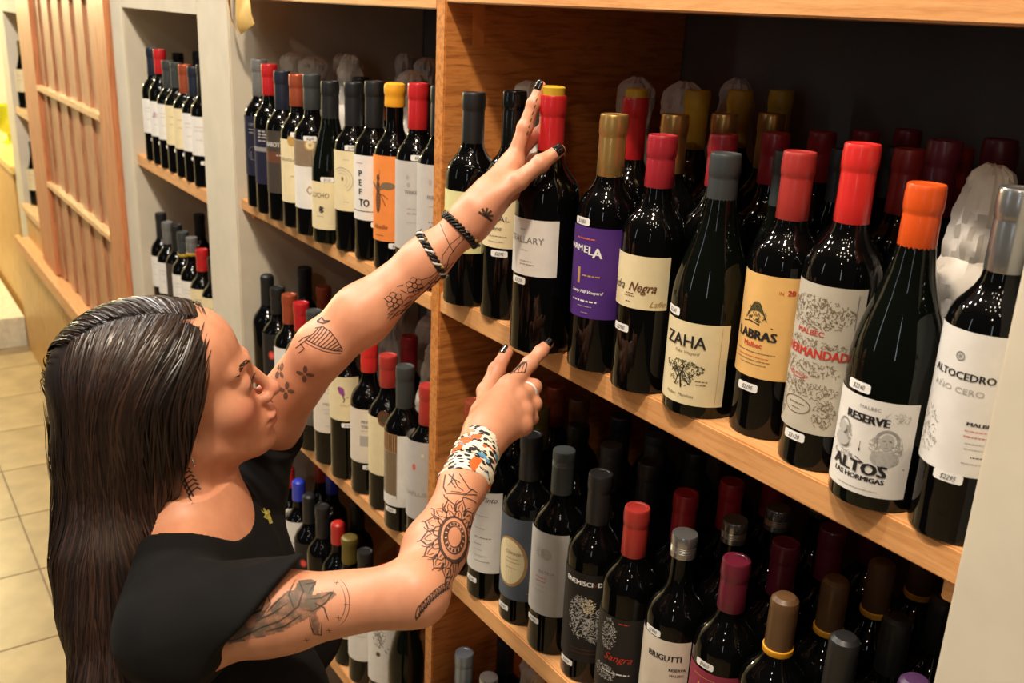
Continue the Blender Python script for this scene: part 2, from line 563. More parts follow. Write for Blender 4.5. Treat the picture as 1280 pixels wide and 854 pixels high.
LB['zaha'] = (15, 110, 80, 88, 'cream', [('T', 'ZAHA', 14, 82, 20, 'ink', {'sx': .95, 'bold': .35}), ('T', 'Toko Vineyard', 18, 74, 5, 'sepia', {'sh': .3}),
              ('L', [(-48, 18), (56, 18), (56, 107), (-48, 107), (-48, 18)], .6, 'gold'),
              ('M', 32, 46, 44, 1, 'sepia'), ('M', 33, 44, 40, 1, 'sepia'), ('T', 'Malbec  Mendoza', 14, 24, 5, 'sepia', {'sh': .2})]
              + S_(16, 58, 26, 8, 150, 3, .7, 'green') + S_(14, 46, 15, 11, 90, 4, .6, 'ink') + [('L', [(16, 34), (14, 48), (18, 60)], 2.0, 'ink'), ('L', [(8, 36), (12, 50), (5, 58)], 1.2, 'ink')])
LB['abras'] = (68, 179, 75, 80, 'tan', [('T', 'LABRAS', 11, 110, 14, 'ink', {'sx': 1.0, 'bold': .8}), ('T', '20', 44, 161, 8, 'red', {'bold': .4}), ('T', 'IN', 34, 161, 5, 'red'),
               ('T', 'Malbec', 10, 101, 8, 'red', {'bold': .2}), ('M', -12, 36, 95, .9, 'sepia'), ('M', -8, 30, 90, .9, 'orange'), ('M', -10, 32, 86, .9, 'sepia'), ('M', -4, 28, 82, .9, 'sepia')]
               + [('L', arc(10, 128 + 3.2 * k, 13 - 1.5 * k, 10, 170, 8), 1.0, 'green') for k in range(6)]
               + S_(10, 136, 12, 9, 50, 8, .8, 'green') + [('L', [(-6, 126), (4, 128), (14, 126), (30, 124)], 1.2, 'ink')])
LB['coman'] = (40, 190, 72, 82, 'parch', [('T', 'MALBEC', 4, 140, 7.5, 'red', {'sx': 1.1, 'bold': .2}), ('T', 'HERMANDAD', 10, 118, 13, 'red', {'sx': .86, 'bold': .5}),
               ('L', [(-40, 184), (48, 184)], .8, 'sepia'), ('L', [(-40, 181), (48, 181)], 1.6, 'grey'), ('L', [(46, 184), (46, 150)], 1.2, 'grey'),
               ('L', arc(-2, 120, 26, 210, 290), .8, 'red'), ('T', 'Mendoza', -2, 96, 5, 'red', {'sx': 1.3}),
               ('O', 0, 66, 17, 9, .92, 'sepia'), ('M', -9, 10, 67, 1.2, 'sepia'), ('M', -5, 6, 62, 1, 'sepia')]
               + S_(6, 162, 40, 16, 330, 11, .6, 'sepia') + S_(4, 131, 40, 5, 110, 12, .5, 'sepia') + S_(4, 106, 40, 8, 150, 13, .55, 'sepia')
               + S_(2, 84, 40, 9, 190, 14, .55, 'sepia') + S_(-26, 62, 10, 16, 110, 15, .5, 'sepia') + S_(29, 62, 11, 16, 120, 16, .5, 'sepia') + [('L', [(-40, 46 + 2 * k), (46, 46 + 2 * k)], .5, 'sepia') for k in range(3)])


def portrait(u, v, s, seed):
    return ([('D', u, v + 9 * s, 5.5 * s, 7 * s, 'silver'), ('D', u, v - 5 * s, 11 * s, 7 * s, 'silver')]
            + [('L', arc(u, v + 10 * s, (7.5 + .9 * k) * s, -20, 200, 10), .5, 'grey') for k in range(3)]
            + S_(u - 8 * s, v + 3 * s, 4 * s, 11 * s, 40, seed, .5, 'mid') + S_(u + 8 * s, v + 3 * s, 4 * s, 11 * s, 40, seed + 1, .5, 'mid')
            + S_(u, v - 6 * s, 10 * s, 5 * s, 30, seed + 2, .4, 'mid')
            + [('L', [(u - 3.4 * s, v + 10 * s), (u - 1.2 * s, v + 10.4 * s)], .7, 'ink'), ('L', [(u + 1.2 * s, v + 10.4 * s), (u + 3.4 * s, v + 10 * s)], .7, 'ink'),
               ('L', [(u, v + 9 * s), (u - .6 * s, v + 6.5 * s), (u + .5 * s, v + 6.3 * s)], .4, 'grey'), ('L', [(u - 1.6 * s, v + 4.4 * s), (u + 1.6 * s, v + 4.4 * s)], .6, 'grey')])


LB['altos'] = (15, 108, 78, 76, 'white', [('T', 'MALBEC', 12, 98, 4.2, 'grey', {'sx': 1.3}), ('T', 'RESERVE', 10, 85, 11, 'ink', {'sx': 1.0, 'bold': .7}),
               ('T', 'ALTOS', 8, 36, 16, 'ink', {'sx': 1.1, 'bold': 1.0}), ('T', 'LAS HORMIGAS', 9, 29, 6.6, 'ink', {'sx': 1.1, 'bold': .4}),
               ('M', -10, 30, 20, .8, 'mid'), ('L', [(-30, 54), (6, 50), (14, 46)], .9, 'brown'), ('L', [(26, 46), (50, 45)], 1.0, 'brown'),
               ('L', [(8, 66), (8, 56)], .5, 'ink'), ('D', 8, 58, .8, 1.6, 'ink')]
               + portrait(31, 60, 1.15, 31) + portrait(-12, 66, .85, 41) + S_(-8, 48, 14, 4, 40, 51, .5, 'grey') + S_(38, 94, 12, 5, 30, 52, .4, 'mid'))
LB['cedro'] = (66, 191, 80, 80, 'white', [('T', 'ALTOCEDRO', 6, 150, 9, 'ink', {'sx': 1.05, 'bold': .3}), ('T', 'AÑO CERO', 4, 138, 7, 'mid', {'sx': 1.3}),
               ('O', 3, 169, 4, 4, .75, 'grey'), ('T', 'MALBEC', 30, 112, 4.5, 'ink', {'sx': 1.4, 'bold': .3}), ('M', 18, 44, 107, .8, 'pink'), ('M', 18, 44, 102, .8, 'red'),
               ('M', 20, 44, 96, .7, 'mid'), ('M', 20, 44, 91, .7, 'mid'), ('M', 26, 40, 84, .8, 'ink'), ('M', 20, 40, 78, .7, 'mid')]
               + petals(3, 169, 0, 2.6, 8, .5, 'grey') + S_(-16, 96, 12, 22, 70, 61, .7, 'mid'))
LB['pa'] = (70, 180, 85, 60, 'white', [('M', 0, 30, 160, 1.4, 'ink')])
LB['pb'] = (51, 192, 80, 78, 'white', [('T', 'Tinto', 30, 176, 12, 'ink', {'sh': .4}), ('M', 6, 30, 150, 1.2, 'mid'), ('M', 6, 26, 128, 1.2, 'mid'), ('M', 8, 36, 112, 1.6, 'grey'),
            ('M', 6, 20, 100, 1.2, 'grey'), ('M', 6, 22, 90, 1, 'mid'), ('M', 6, 30, 80, 1, 'mid'), ('M', 8, 36, 70, 1.4, 'grey')])
LB['pc'] = (44, 183, 85, 88, 'blue', [('L', [(-38.0, 172), (50.0, 172), (56.0, 168), (56.0, 64), (50.0, 58), (40.0, 58)], 1.2, 'tan'), ('D', 10.0, 108, 30, 42, 'tan'), ('D', 8.0, 108, 27, 38, 'cream'),
            ('T', 'Olivades', 16.0, 122, 9, 'sepia', {'sh': .4, 'rot': .0}), ('M', 4.0, 26.0, 114, 1, 'sepia'), ('M', 2.0, 28.0, 108, .9, 'sepia'), ('M', 4.0, 22.0, 98, .9, 'sepia')])
LB['pd'] = (66, 200, 80, 75, 'grey', [('D', 18.0, 166, 9, 9, 'mid'), ('T', 'PATRIA', 20.0, 134, 7, 'grey', {'sx': 1.1}), ('M', 2.0, 20.0, 126, 1.2, 'pink'), ('M', 2.0, 20.0, 120, 1, 'pink'),
            ('M', 2.0, 18.0, 112, 1, 'mid'), ('M', 2.0, 18.0, 104, 1, 'mid')] + petals(8, 166, 3, 9, 12, .6, 'grey'))
LB['pe'] = (36, 176, 85, 85, 'black', [('T', 'ENEMISCI', 13.0, 158, 10, 'white', {'bold': .4}), ('T', 'DO', 48.0, 158, 10, 'white', {'bold': .7}), ('T', 'V', 37.0, 158, 9, 'brown', {'bold': .3})]
            + S_(19.0, 108, 18, 34, 330, 71, .8, 'silver') + S_(41.0, 90, 16, 22, 220, 72, .8, 'silver') + S_(31.0, 126, 10, 12, 80, 73, .8, 'cream')
            + [('O', 45.0, 118, 5, 5, .7, 'silver'), ('O', 45.0, 118, 2, 2, .3, 'silver'), ('M', 7.0, 55.0, 56, .8, 'brown'), ('M', 9.0, 51.0, 50, .8, 'brown')])
LB['pf'] = (30, 150, 85, 85, 'dark', [('T', 'Sangra', 22, 84, 15, 'red', {'sh': .4}), ('M', 0, 40, 64, 2, 'white'), ('M', 20, 34, 142, 1.6, 'red')]
            + S_(6, 122, 12, 24, 150, 81, .7, 'silver') + S_(4, 62, 18, 12, 110, 82, .7, 'silver'))
LB['pg'] = (40, 168, 82, 80, 'warm', [('T', 'BRIGUTTI', 20.0, 140, 11.5, 'ink', {'sx': .9, 'bold': .35}), ('T', 'RESERVA', 38.0, 126, 5.5, 'ink', {'bold': .2}), ('T', 'MALBEC', 38.0, 118, 5, 'sepia', {'bold': .2})])
LB['ph'] = (40, 168, 82, 85, 'maroon', [('M', -10, 20, 158, 1, 'gold'), ('L', [(0, 150), (-4, 138), (2, 130), (-2, 118)], 2.0, 'gold')])
# left bay, upper shelf
LB['L1'] = (70, 196, 80, 95, 'navy', [('T', 'TUTTI', 22.0, 176, 7, 'mid'), ('M', 14.0, 28.0, 168, 1.4, 'mid'), ('M', 14.0, 26.0, 161, 1.4, 'mid')]
            + [('L', [(-2.0, 134 - 6 * k), (18.0, 120 - 4 * k), (36.0, 112 + 3 * k)], .7, 'silver') for k in range(5)] + [('L', arc(24.0, 118, 14, 0, 320), .7, 'grey')])
LB['L2'] = (64, 178, 80, 95, 'navy', [('M', 12.0, 32.0, 172, 3, 'mid'), ('M', 12.0, 32.0, 166, 3, 'mid'), ('M', 12.0, 32.0, 160, 3, 'mid'), ('M', 12.0, 32.0, 153, 2.4, 'mid'), ('R', -16, 132, 62, 141, 'grey')])
LB['L3'] = (58, 184, 80, 95, 'brown', [('T', 'BAROTTI', 22.0, 152, 13, 'silver', {'sx': .8, 'bold': .6}), ('R', -16, 120, 62, 142, 'brown'), ('M', 26.0, 38.0, 134, 2.4, 'silver')])
LB['L4'] = (52, 176, 80, 95, 'cream', [('T', 'GOUGUET', 20.0, 134, 8, 'ink', {'sx': 1.2}), ('M', 24.0, 40.0, 104, 1.4, 'sepia'), ('D', 28, 174, 10, 11, 'gold')])
LB['L5'] = (54, 184, 80, 98, 'white', [('R', -50, 135, 62, 183.5, 'taupe'), ('D', 36, 176, 11, 11, 'gold'), ('D', 36, 176, 8, 8, 'cream'), ('D', 36, 176, 3, 3, 'gold'),
            ('L', [(28.0, 90), (34.0, 98), (40.0, 90), (34.0, 82), (28.0, 90)], 3.0, 'tan'), ('L', [(44.0, 64), (56.0, 64)], 5, 'gold')])
LB['L6'] = (28, 117, 80, 98, 'cream', [('T', 'LUCHO', 18.0, 88, 13, 'sepia', {'sx': .9}), ('M', 12.0, 26.0, 52, 1, 'sepia')] + S_(22.0, 66, 5, 6, 50, 91, 1.0, 'ink'))
LB['L7'] = (76, 184, 80, 98, 'cream', [('L', arc(16.0, 132, 17, -60, 130, 16), .6, 'mid'), ('L', arc(16.0, 132, 22, -60, 130, 16), 1.4, 'mid'), ('L', arc(16.0, 132, 12, -60, 130, 16), .6, 'mid'),
            ('D', 18.0, 134, 2.6, 4, 'sepia'), ('M', 20.0, 32.0, 168, 1.2, 'mid'), ('M', 20.0, 30.0, 92, 1.2, 'mid')])
LB['L8'] = (73, 186, 80, 98, 'white', [('T', 'P', 13.0, 150, 15, 'ink', {'bold': .5}), ('T', 'E', 13.0, 134, 15, 'ink', {'bold': .5}), ('T', 'F', 13.0, 118, 15, 'ink', {'bold': .5}),
            ('T', 'TO', 21.0, 98, 18, 'ink', {'sx': .8, 'bold': .5}), ('R', -10, 88, 64, 89.5, 'ink'), ('M', 4.0, 18.0, 172, 1.2, 'pink')])
LB['L9'] = (51, 196, 80, 98, 'orange', [('T', 'Abeille', 12.0, 72, 11, 'brown', {'sh': .3}), ('M', 2.0, 20.0, 60, 1, 'brown'),
            ('D', 8.0, 142, 5, 12, 'brown'), ('D', 8.0, 120, 6, 22, 'brown'), ('D', 8.0, 158, 4, 6, 'brown'), ('D', 27, 146, 13, 6.5, 'sepia'), ('L', [(11.0, 140), (18.0, 143), (26.0, 148), (32.0, 146)], 6.5, 'sepia'), ('L', [(4.0, 140), (-4.0, 146), (-14.0, 148)], 5, 'sepia'),
            ('L', [(11.0, 134), (18.0, 124), (24.0, 112)], 1.4, 'brown'), ('L', [(11.0, 132), (20.0, 130), (28.0, 124)], 1.2, 'brown'), ('L', [(10.0, 160), (12.0, 168), (11.0, 172)], .8, 'brown')]
            + [('L', [(4.0, 108 + 5 * k), (12.0, 108 + 5 * k)], 1.2, 'tan') for k in range(6)])
LB['L10'] = (53, 198, 80, 103, 'grey', [('T', 'TERKER', 30.0, 146, 7.5, 'grey', {'bold': .4}), ('M', 22.0, 36.0, 120, 2, 'mid'), ('M', 22.0, 42.0, 112, 3, 'mid'), ('M', 22.0, 40.0, 98, 1.2, 'mid'),
             ('D', 22.0, 172, 3, 4, 'mid'), ('D', 24.0, 160, 3, 4, 'mid')])
LB['L11'] = (70, 203, 80, 103, 'grey', [('T', 'FERR', 26.0, 150, 8, 'grey', {'bold': .4}), ('M', 20.0, 40.0, 112, 2, 'grey'), ('M', 22.0, 40.0, 104, 2.6, 'grey'), ('D', 22.0, 176, 3, 5, 'mid'), ('M', 20.0, 36.0, 138, 1.2, 'mid')])
# left bay, second shelf
LB['MA'] = (62, 180, 80, 98, 'white', [])
LB['MB'] = (61, 180, 80, 98, 'greybrown', [])
LB['MC'] = (73, 190, 80, 98, 'warm', [('T', 'VIDA', 34.0, 134, 8, 'ink', {'sx': 1.1}), ('M', 24.0, 46.0, 124, 1, 'mid'), ('M', 26.0, 44.0, 116, 1, 'mid'), ('M', 24.0, 44.0, 160, 1.2, 'mid'), ('M', 24.0, 44.0, 168, 1.2, 'mid'), ('D', 44.0, 166, 3, 3, 'sepia'), ('M', 28.0, 44.0, 88, 1.2, 'mid')])
LB['MD'] = (129, 221, 80, 98, 'cream', [('T', 'CALYPSO', 42.0, 160, 6, 'tan', {'sx': 1.3}), ('D', 28.0, 192, 6, 8, 'purple'), ('D', 24.0, 196, 4, 5, 'purple'), ('D', 32.0, 186, 3, 5, 'purple'), ('L', [(30.0, 184), (34.0, 174), (32.0, 168)], 2.0, 'green'), ('L', [(32.0, 176), (42.0, 180)], 1.6, 'sepia')])
LB['ME'] = (69, 180, 80, 98, 'warm', [('T', 'PINCO', 36.0, 152, 9, 'grey', {'sx': .8, 'bold': .4}), ('T', 'TORRES', 36.0, 142, 9, 'grey', {'sx': .7, 'bold': .4}), ('R', 22, 104, 62, 126, 'mid'), ('M', 24.0, 46.0, 136, .8, 'sepia')])
LB['MF'] = (74, 190, 80, 70, 'cream', [('O', 32.0, 190, 12, 16, .84, 'brown'), ('D', 32.0, 190, 10, 13, 'brown'), ('D', 32.0, 190, 6, 8, 'green')])
LB['MG'] = (51, 191, 85, 98, 'white', [('R', -40, 72, 25, 158, 'sepia'), ('R', -40, 156, 26, 192, 'tan'), ('R', -40, 158, 25, 191, 'brown'), ('R', 25, 66, 26.2, 158, 'mid')])
LB['MH'] = (60, 208, 80, 98, 'grey', [('D', 14.0, 160, 3.4, 6, 'pink'), ('D', 30.0, 184, 2.6, 3.4, 'cream'), ('T', 'LAPLUS', 16.0, 106, 11, 'mid', {'sx': 1.2, 'bold': .3})])
# left bay, third shelf
LB['NA'] = (60, 208, 80, 98, 'white', [('T', 'DO', 28.0, 150, 8, 'mid')])
LB['NB'] = (70, 190, 80, 98, 'black', [('D', 26.0, 140, 8, 10, 'red'), ('D', 26.0, 140, 5, 6, 'pink')])
LB['NC'] = (72, 190, 80, 98, 'white', [('D', 24.0, 118, 6, 6, 'gold'), ('R', 20, 74, 60, 80, 'gold')])
LB['ND'] = (60, 190, 80, 98, 'white', [('M', 20.0, 42.0, 120, 1.2, 'mid')])
LB['NE'] = (50, 203, 80, 98, 'white', [('D', 24.0, 120, 5, 6, 'sepia'), ('D', 24.0, 120, 2.5, 3, 'ink')] + S_(26.0, 156, 14, 22, 60, 95, 1.6, 'grey') + [('L', [(20.0, 170), (30.0, 146), (42.0, 124)], 2.4, 'grey'), ('L', [(26.0, 172), (32.0, 150), (46.0, 132)], 2.0, 'sepia')])
# niche
LB['white'] = (80, 176, 80, 98, 'white', [('M', 14.0, 40.0, 150, 1.6, 'mid'), ('M', 14.0, 40.0, 140, 1.6, 'mid'), ('M', 18.0, 36.0, 118, 1.4, 'mid')])
LB['script'] = (80, 176, 80, 98, 'white', [('T', 'Brisa', 28.0, 132, 22, 'purple', {'sh': .4, 'sx': .7}), ('M', 16.0, 42.0, 112, 1.4, 'mid')])
LB['cream'] = (76, 180, 80, 98, 'cream', [('M', 18.0, 44.0, 150, 1.6, 'tan'), ('M', 18.0, 42.0, 130, 1.4, 'tan')])
TAGTXT = ['$2295', '$1850', '$2240', '$1990', '$3120', '$2780']
collect_text({p[1] for d in LB.values() for p in d[5] if p[0] == 'T'} | set(TAGTXT))

PROF = {}


def bottle_profile(kind, H, r):
    if kind == 'burg':
        pts = [(r * .5, .006), (r - .004, .0), (r - .0008, .0015), (r, .005), (r, .44 * H), (r * .985, .48 * H), (r * .93, .53 * H), (r * .80, .60 * H),
               (r * .63, .67 * H), (r * .49, .74 * H), (r * .405, .81 * H), (.0148, .87 * H), (.0142, H - .008), (.0142, H - .004)]
    else:
        pts = [(r * .5, .006), (r - .004, .0), (r - .0008, .0015), (r, .005), (r, .60 * H), (r * .988, .628 * H), (r * .94, .655 * H), (r * .84, .682 * H),
               (r * .69, .705 * H), (r * .55, .727 * H), (r * .455, .752 * H), (r * .405, .79 * H), (.0146, .83 * H), (.0142, H - .008), (.0142, H - .004)]
    return pts


def glass_mesh(kind, H, r, m):
    k = ('g', kind, round(H, 3), r, m.name)
    if k not in PROF:
        me = lathe('glass', bottle_profile(kind, H, r), 32)
        me.materials.append(m)
        PROF[k] = me
    return PROF[k]


def cap_mesh(style, H, ln, m):
    k = ('c', style, round(H, 3), ln, m.name)
    if k in PROF:
        return PROF[k]
    b = H - ln
    if style == 'screw':
        pr = [(.0152, b), (.0160, b + .0006)]
        for j in range(4):
            z = H - .022 + j * .0022
            pr += [(.0160, z), (.0155, z + .0006), (.0160, z + .0012)]
        pr += [(.0162, H - .011), (.0162, H - .002), (.0155, H), (.006, H)]
    elif style == 'wax':
        pr = [(.0166, b), (.0172, b + .003), (.0168, b + .012), (.0166, H - .02), (.0180, H - .016), (.0182, H - .008), (.017, H - .002), (.013, H + .0005), (.006, H + .001)]
    elif style == 'dome':
        pr = [(.0158, b), (.0160, b + .002), (.0158, H - .014), (.0162, H - .010), (.0150, H - .004), (.0110, H), (.005, H + .001)]
    else:
        pr = [(.0163, b), (.0166, b + .0008), (.0163, b + .02), (.0161, H - .027), (.0159, H - .0255), (.0166, H - .0235), (.0172, H - .019),
              (.0172, H - .009), (.0167, H - .0045), (.0167, H - .0018), (.0158, H), (.0125, H), (.0115, H - .0008), (.005, H - .0008)]
    me = lathe('capsule', pr, 24, 30)
    me.materials.append(m)
    PROF[k] = me
    return me


def price_tag(o, r, u, v, i=0):
    """white sticker with a rounded outline and a handwritten price"""
    V2 = []
    W, Hh, c = 12.5, 4.6, 1.6
    xs = [-W, -W + c, -4, 4, W - c, W]
    V, F = [], []
    for x in xs:
        hh = Hh - (c if abs(x) == W else 0)
        V += [bend(r, (u + x) * .001, (v - hh) * .001, .0007), bend(r, (u + x) * .001, (v + hh) * .001, .0007)]
    F = [(2 * k, 2 * k + 2, 2 * k + 3, 2 * k + 1) for k in range(5)]
    t = link('price_tag', pymesh('price_tag', V, F), ink('tag'), o)
    pm = prints_mesh([('T', TAGTXT[i % len(TAGTXT)], u, v - 2.2, 6.4, 'ink', {'sh': .25, 'sx': .8})], r, .0009)
    link('price', pymesh('price', *pm['ink']), ink('ink'), t)
    return t


LAB_ME = {}


def add_label(o, key, r):
    z0, z1, wl, wr, pap, prints = LB[key]
    k = (key, r)
    if k not in LAB_ME:
        V, F = grid_patch(r, -math.radians(wl) * r, math.radians(wr) * r, z0 * .001, z1 * .001, .0004, 22, 1)
        me = pymesh('label', V, F, True)
        me.materials.append(paper(pap))
        LAB_ME[k] = (me, [(c, pymesh('lettering', *vf)) for c, vf in prints_mesh(prints, r, .0007).items()])
    me, pm = LAB_ME[k]
    l = link('label', me, None, o)
    for c, m2 in pm:
        link('lettering', m2, ink(c), l)
    return l


def bottle(x, y, z, H, r, kind, cap, capln, style, key, label, group=None, tags=(), ring=None, topcap=None, rot=0.0):
    o = link('wine_bottle', glass_mesh(kind, H, r, GLASSB if kind == 'burg' else GLASS), None, None, (x, y, z))
    o.rotation_euler.z = rot
    tag(o, label, 'wine bottle', group)
    c = link('capsule', cap_mesh(style, H, capln, CAPS[cap]), None, o)
    if ring:
        link('capsule_ring', lathe('capsule_ring', [(.0167, H - capln - .001), (.0174, H - capln), (.0174, H - capln + .006), (.0166, H - capln + .007)], 24), CAPS[ring], o)
    if topcap:
        link('capsule_top', lathe('capsule_top', [(.0142, H - .001), (.0142, H + .009), (.012, H + .0105), (.005, H + .0105)], 24), CAPS[topcap], o)
    if key:
        add_label(o, key, r)
    for i, (u, v) in enumerate(tags):
        price_tag(o, r, u, v, i + int(abs(x) * 100))
    return o


TISSUE = mat('tissue_paper', (206, 198, 186), 0.8, var=0.10, scale=30, bump=0.4)


def wrapped(x, y, z, H, label, seed, group=None, r=.041):
    """bottle rolled in crumpled tissue paper"""
    prof = [(rr + .004, zz) for rr, zz in bottle_profile('bord', H, r)]
    zs = [p[1] for p in prof[1:]]
    rs = [p[0] for p in prof[1:]]
    seg, n = 40, 46
    V, F = [], []
    for i in range(n):
        zz = zs[0] + (zs[-1] + .004 - zs[0]) * i / (n - 1)
        rr = max(float(np.interp(zz, zs, rs)), .0245 + .004 * math.sin(zz * 40 + seed))
        if i >= n - 2:
            rr *= (0.82 if i == n - 2 else 0.3)
        for k in range(seg):
            a = 2 * PI * k / seg
            p = Vector((math.cos(a) * 2.2, math.sin(a) * 2.2, zz * 26 + seed * 7.3))
            d = abs(noise.noise(p)) * .010 + abs(noise.noise(p * 2.3)) * .006 - .003
            V.append(((rr + d) * math.cos(a), (rr + d) * math.sin(a), zz + noise.noise(p * 1.7) * .003))
    for i in range(n - 1):
        for k in range(seg):
            a, b = i * seg + k, i * seg + (k + 1) % seg
            F.append((a, b, b + seg, a + seg))
    F.append(tuple((n - 1) * seg + k for k in range(seg)))
    o = link('wrapped_bottle', pymesh('wrapped_bottle', V, F, True, 24), TISSUE, None, (x, y, z + .006))
    tag(o, label, 'wine bottle', group)
    return o

# ------------------------------------------------------------------ bottles on the right bay's upper shelf
R_ = math.radians
B = bottle
SH = 'front row of the right bay upper shelf'
B(-1.228, .014, ZR, .309, .038, 'bord', 'black', .085, 'foil', 'first', 'bottle with matte black capsule and lime-cream label, first beside the divider', tags=[(3, 68)])
B(-1.148, .030, ZR, .318, .038, 'bord', 'gloss', .08, 'foil', 'usal', 'bottle with glossy black capsule and cream FUSAL label, behind the reaching wrist', tags=[(24, 97)])
held = B(-1.002, -.012, ZR + .001, .325, .041, 'bord', 'red', .078, 'foil', 'held', 'white-labelled bottle with red capsule and yellow top, gripped by the woman', tags=[(2, 96)], topcap='mustard')
B(-.913, .013, ZR, .312, .0375, 'bord', 'gold', .072, 'foil', 'gold', 'bottle with gold capsule and purple label lettered in white', tags=[(2, 188)], rot=R_(-3))
B(-.831, .017, ZR, .298, .0375, 'bord', 'cherry', .058, 'foil', 'negra', 'bottle with cherry red capsule and short cream label in brown script', tags=[(0, 78)], rot=R_(-3))
B(-.746, .031, ZR, .289, .0425, 'burg', 'charcoal', .072, 'foil', 'zaha', 'sloping-shouldered bottle with charcoal capsule and cream ZAHA tree label', tags=[(-8, 118)], rot=R_(-8))
B(-.665, .051, ZR, .301, .038, 'bord', 'brick', .068, 'foil', 'abras', 'bottle with brick red capsule and tan orange ABRAS label', tags=[(10, 56)], rot=R_(-11))
B(-.584, .039, ZR, .320, .038, 'bord', 'bright', .074, 'foil', 'coman', 'bottle with coral red capsule and grey engraved label in red letters', tags=[(3, 33)], rot=R_(-5))
B(-.502, .024, ZR, .297, .0415, 'burg', 'orange', .056, 'foil', 'altos', 'large sloping-shouldered bottle with orange capsule and white ALTOS label', tags=[(-3, 116)], rot=R_(-3))
B(-.424, .032, ZR, .306, .0375, 'bord', 'silver', .068, 'foil', 'cedro', 'bottle with silver capsule and white ALTOCEDRO label against the near pillar', tags=[(12, 62)], rot=R_(-6))


def back(rows, front, cap, H, style='foil', ln=.07, r=.0375, z=ZR, words=None, kind='bord', key=None):
    ords = ['directly', 'second', 'third', 'fourth', 'fifth', 'sixth']
    for i, (x, y) in enumerate(rows):
        nm = ('bottle with %s directly behind the %s' if i == 0 else ords[i] + ' bottle with %s behind the %s') % (words or cap + ' capsule', front)
        B(x, y, z, H, r, kind, cap, ln, style, key, nm, 'bottles behind the front rows')


back([(-.975, .098)], 'woman-held bottle', 'red', .325, ln=.078, words='dim red capsule')
FIRSTBACK = COL.objects[-1] if False else [o for o in COL.objects if o.name.startswith('wine_bottle')][-1]
back([(-.960, .190), (-.957, .266), (-.953, .342)], 'yellow-topped red capsule row', 'mustard', .334, ln=.075, words='mustard yellow capsule')
link('capsule_top', lathe('capsule_top', [(.0142, .324), (.0142, .334), (.012, .3355), (.005, .3355)], 24), CAPS['mustard'], FIRSTBACK)
back([(-.897, .095), (-.890, .172), (-.882, .248)], 'purple-labelled bottle', 'gold', .312, ln=.07)
back([(-.817, .098), (-.810, .178), (-.804, .255), (-.798, .332), (-.792, .409)], 'brown script cream label', 'cherry', .298, ln=.06)
back([(-.735, .118), (-.728, .205), (-.72, .292), (-.712, .379)], 'ZAHA tree label', 'charcoal', .289, ln=.072, r=.0385, kind='burg')
back([(-.655, .13), (-.648, .207), (-.64, .284), (-.632, .361)], 'tan ABRAS label', 'brick', .30)
back([(-.577, .158), (-.566, .236), (-.558, .314)], 'grey engraved label', 'maroon', .320, ln=.074)  # coral red column's rear capsules: their shade is put into the darker foil colour
wrapped(-1.228, .115, ZR, .318, 'tissue-wrapped bottle directly behind the FUSAL label bottle', 1)
wrapped(-1.165, .262, ZR, .328, 'dim tissue-wrapped bottle against the dark wood, left of two others', 2)
wrapped(-1.06, .262, ZR, .330, 'dim tissue-wrapped bottle in the dark corner, between two others', 3)
wrapped(-1.055, .362, ZR, .335, 'dim tissue-wrapped bottle deepest in the dark right bay', 4)
wrapped(-.503, .124, ZR, .302, 'pale tissue-wrapped bottle between the orange and silver capsules', 5, None, .035)
wrapped(-.414, .142, ZR, .322, 'tissue-wrapped bottle behind the silver capsule at the near pillar', 6, None, .034)

# right bay, second shelf
B(-1.240, .040, ZR3, .302, .0375, 'bord', 'copper', .06, 'foil', 'pa', 'bottle with copper capsule behind the pointing hand, beside the divider')
B(-1.162, .032, ZR3, .318, .038, 'bord', 'black', .07, 'foil', 'pb', 'bottle with tall white label beside the patterned wrist wrap', tags=[(2, 33)])
B(-1.079, .040, ZR3, .307, .038, 'bord', 'black', .08, 'foil', 'pc', 'bottle with blue-grey label and big cream oval', tags=[(0, 26)])
B(-.997, .038, ZR3, .315, .0385, 'bord', 'charcoal', .065, 'screw', 'pd', 'bottle with pale grey label and dark screw cap', tags=[(0, 52)])
B(-.919, .042, ZR3, .312, .038, 'bord', 'black', .08, 'foil', 'pe', 'black-labelled bottle with silver spotted pattern and DO in white', tags=[(0, 28)])
B(-.842, .042, ZR3, .297, .0375, 'bord', 'brick', .068, 'foil', 'pf', 'bottle with brick red capsule and dark label in red script')
B(-.757, .045, ZR3, .300, .038, 'bord', 'silver', .03, 'screw', 'pg', 'bottle with silver screw cap and white BRIGUTTI label', tags=[(0, 174)])
B(-.676, .050, ZR3, .305, .038, 'bord', 'maroon', .065, 'foil', 'ph', 'bottle with maroon capsule and maroon label at the bottom edge', tags=[(4, 176)])
B(-.599, .047, ZR3, .300, .038, 'bord', 'brown', .070, 'dome', None, 'bottle with brown capsule and yellow ring, nearest of its kind', ring='yellow')
B(-.516, .044, ZR3, .300, .038, 'bord', 'black', .075, 'dome', None, 'bottle with dark cork-stamped capsule, beside the brown capsules')
B(-.434, .046, ZR3, .300, .038, 'bord', 'purple', .070, 'dome', None, 'bottle with purple capsule low beside the near pillar')
z3 = dict(z=ZR3)
back([(-1.160, .112)], 'tall white label', 'olive', .307, **z3)
back([(-1.158, .190)], 'olive capsule', 'brown', .307, **z3)
back([(-1.076, .125), (-1.072, .205), (-1.07, .285)], 'blue-grey oval label', 'black', .306, **z3)
back([(-.994, .122), (-.99, .205), (-.987, .288)], 'pale grey label', 'charcoal', .306, style='screw', words='ridged dark cap', **z3)
back([(-.914, .125), (-.91, .208), (-.906, .29)], 'silver spotted label', 'black', .312, **z3)
back([(-.836, .122), (-.83, .202), (-.825, .284)], 'dark label in red script', 'cherry', .300, words='dim red capsule', **z3)
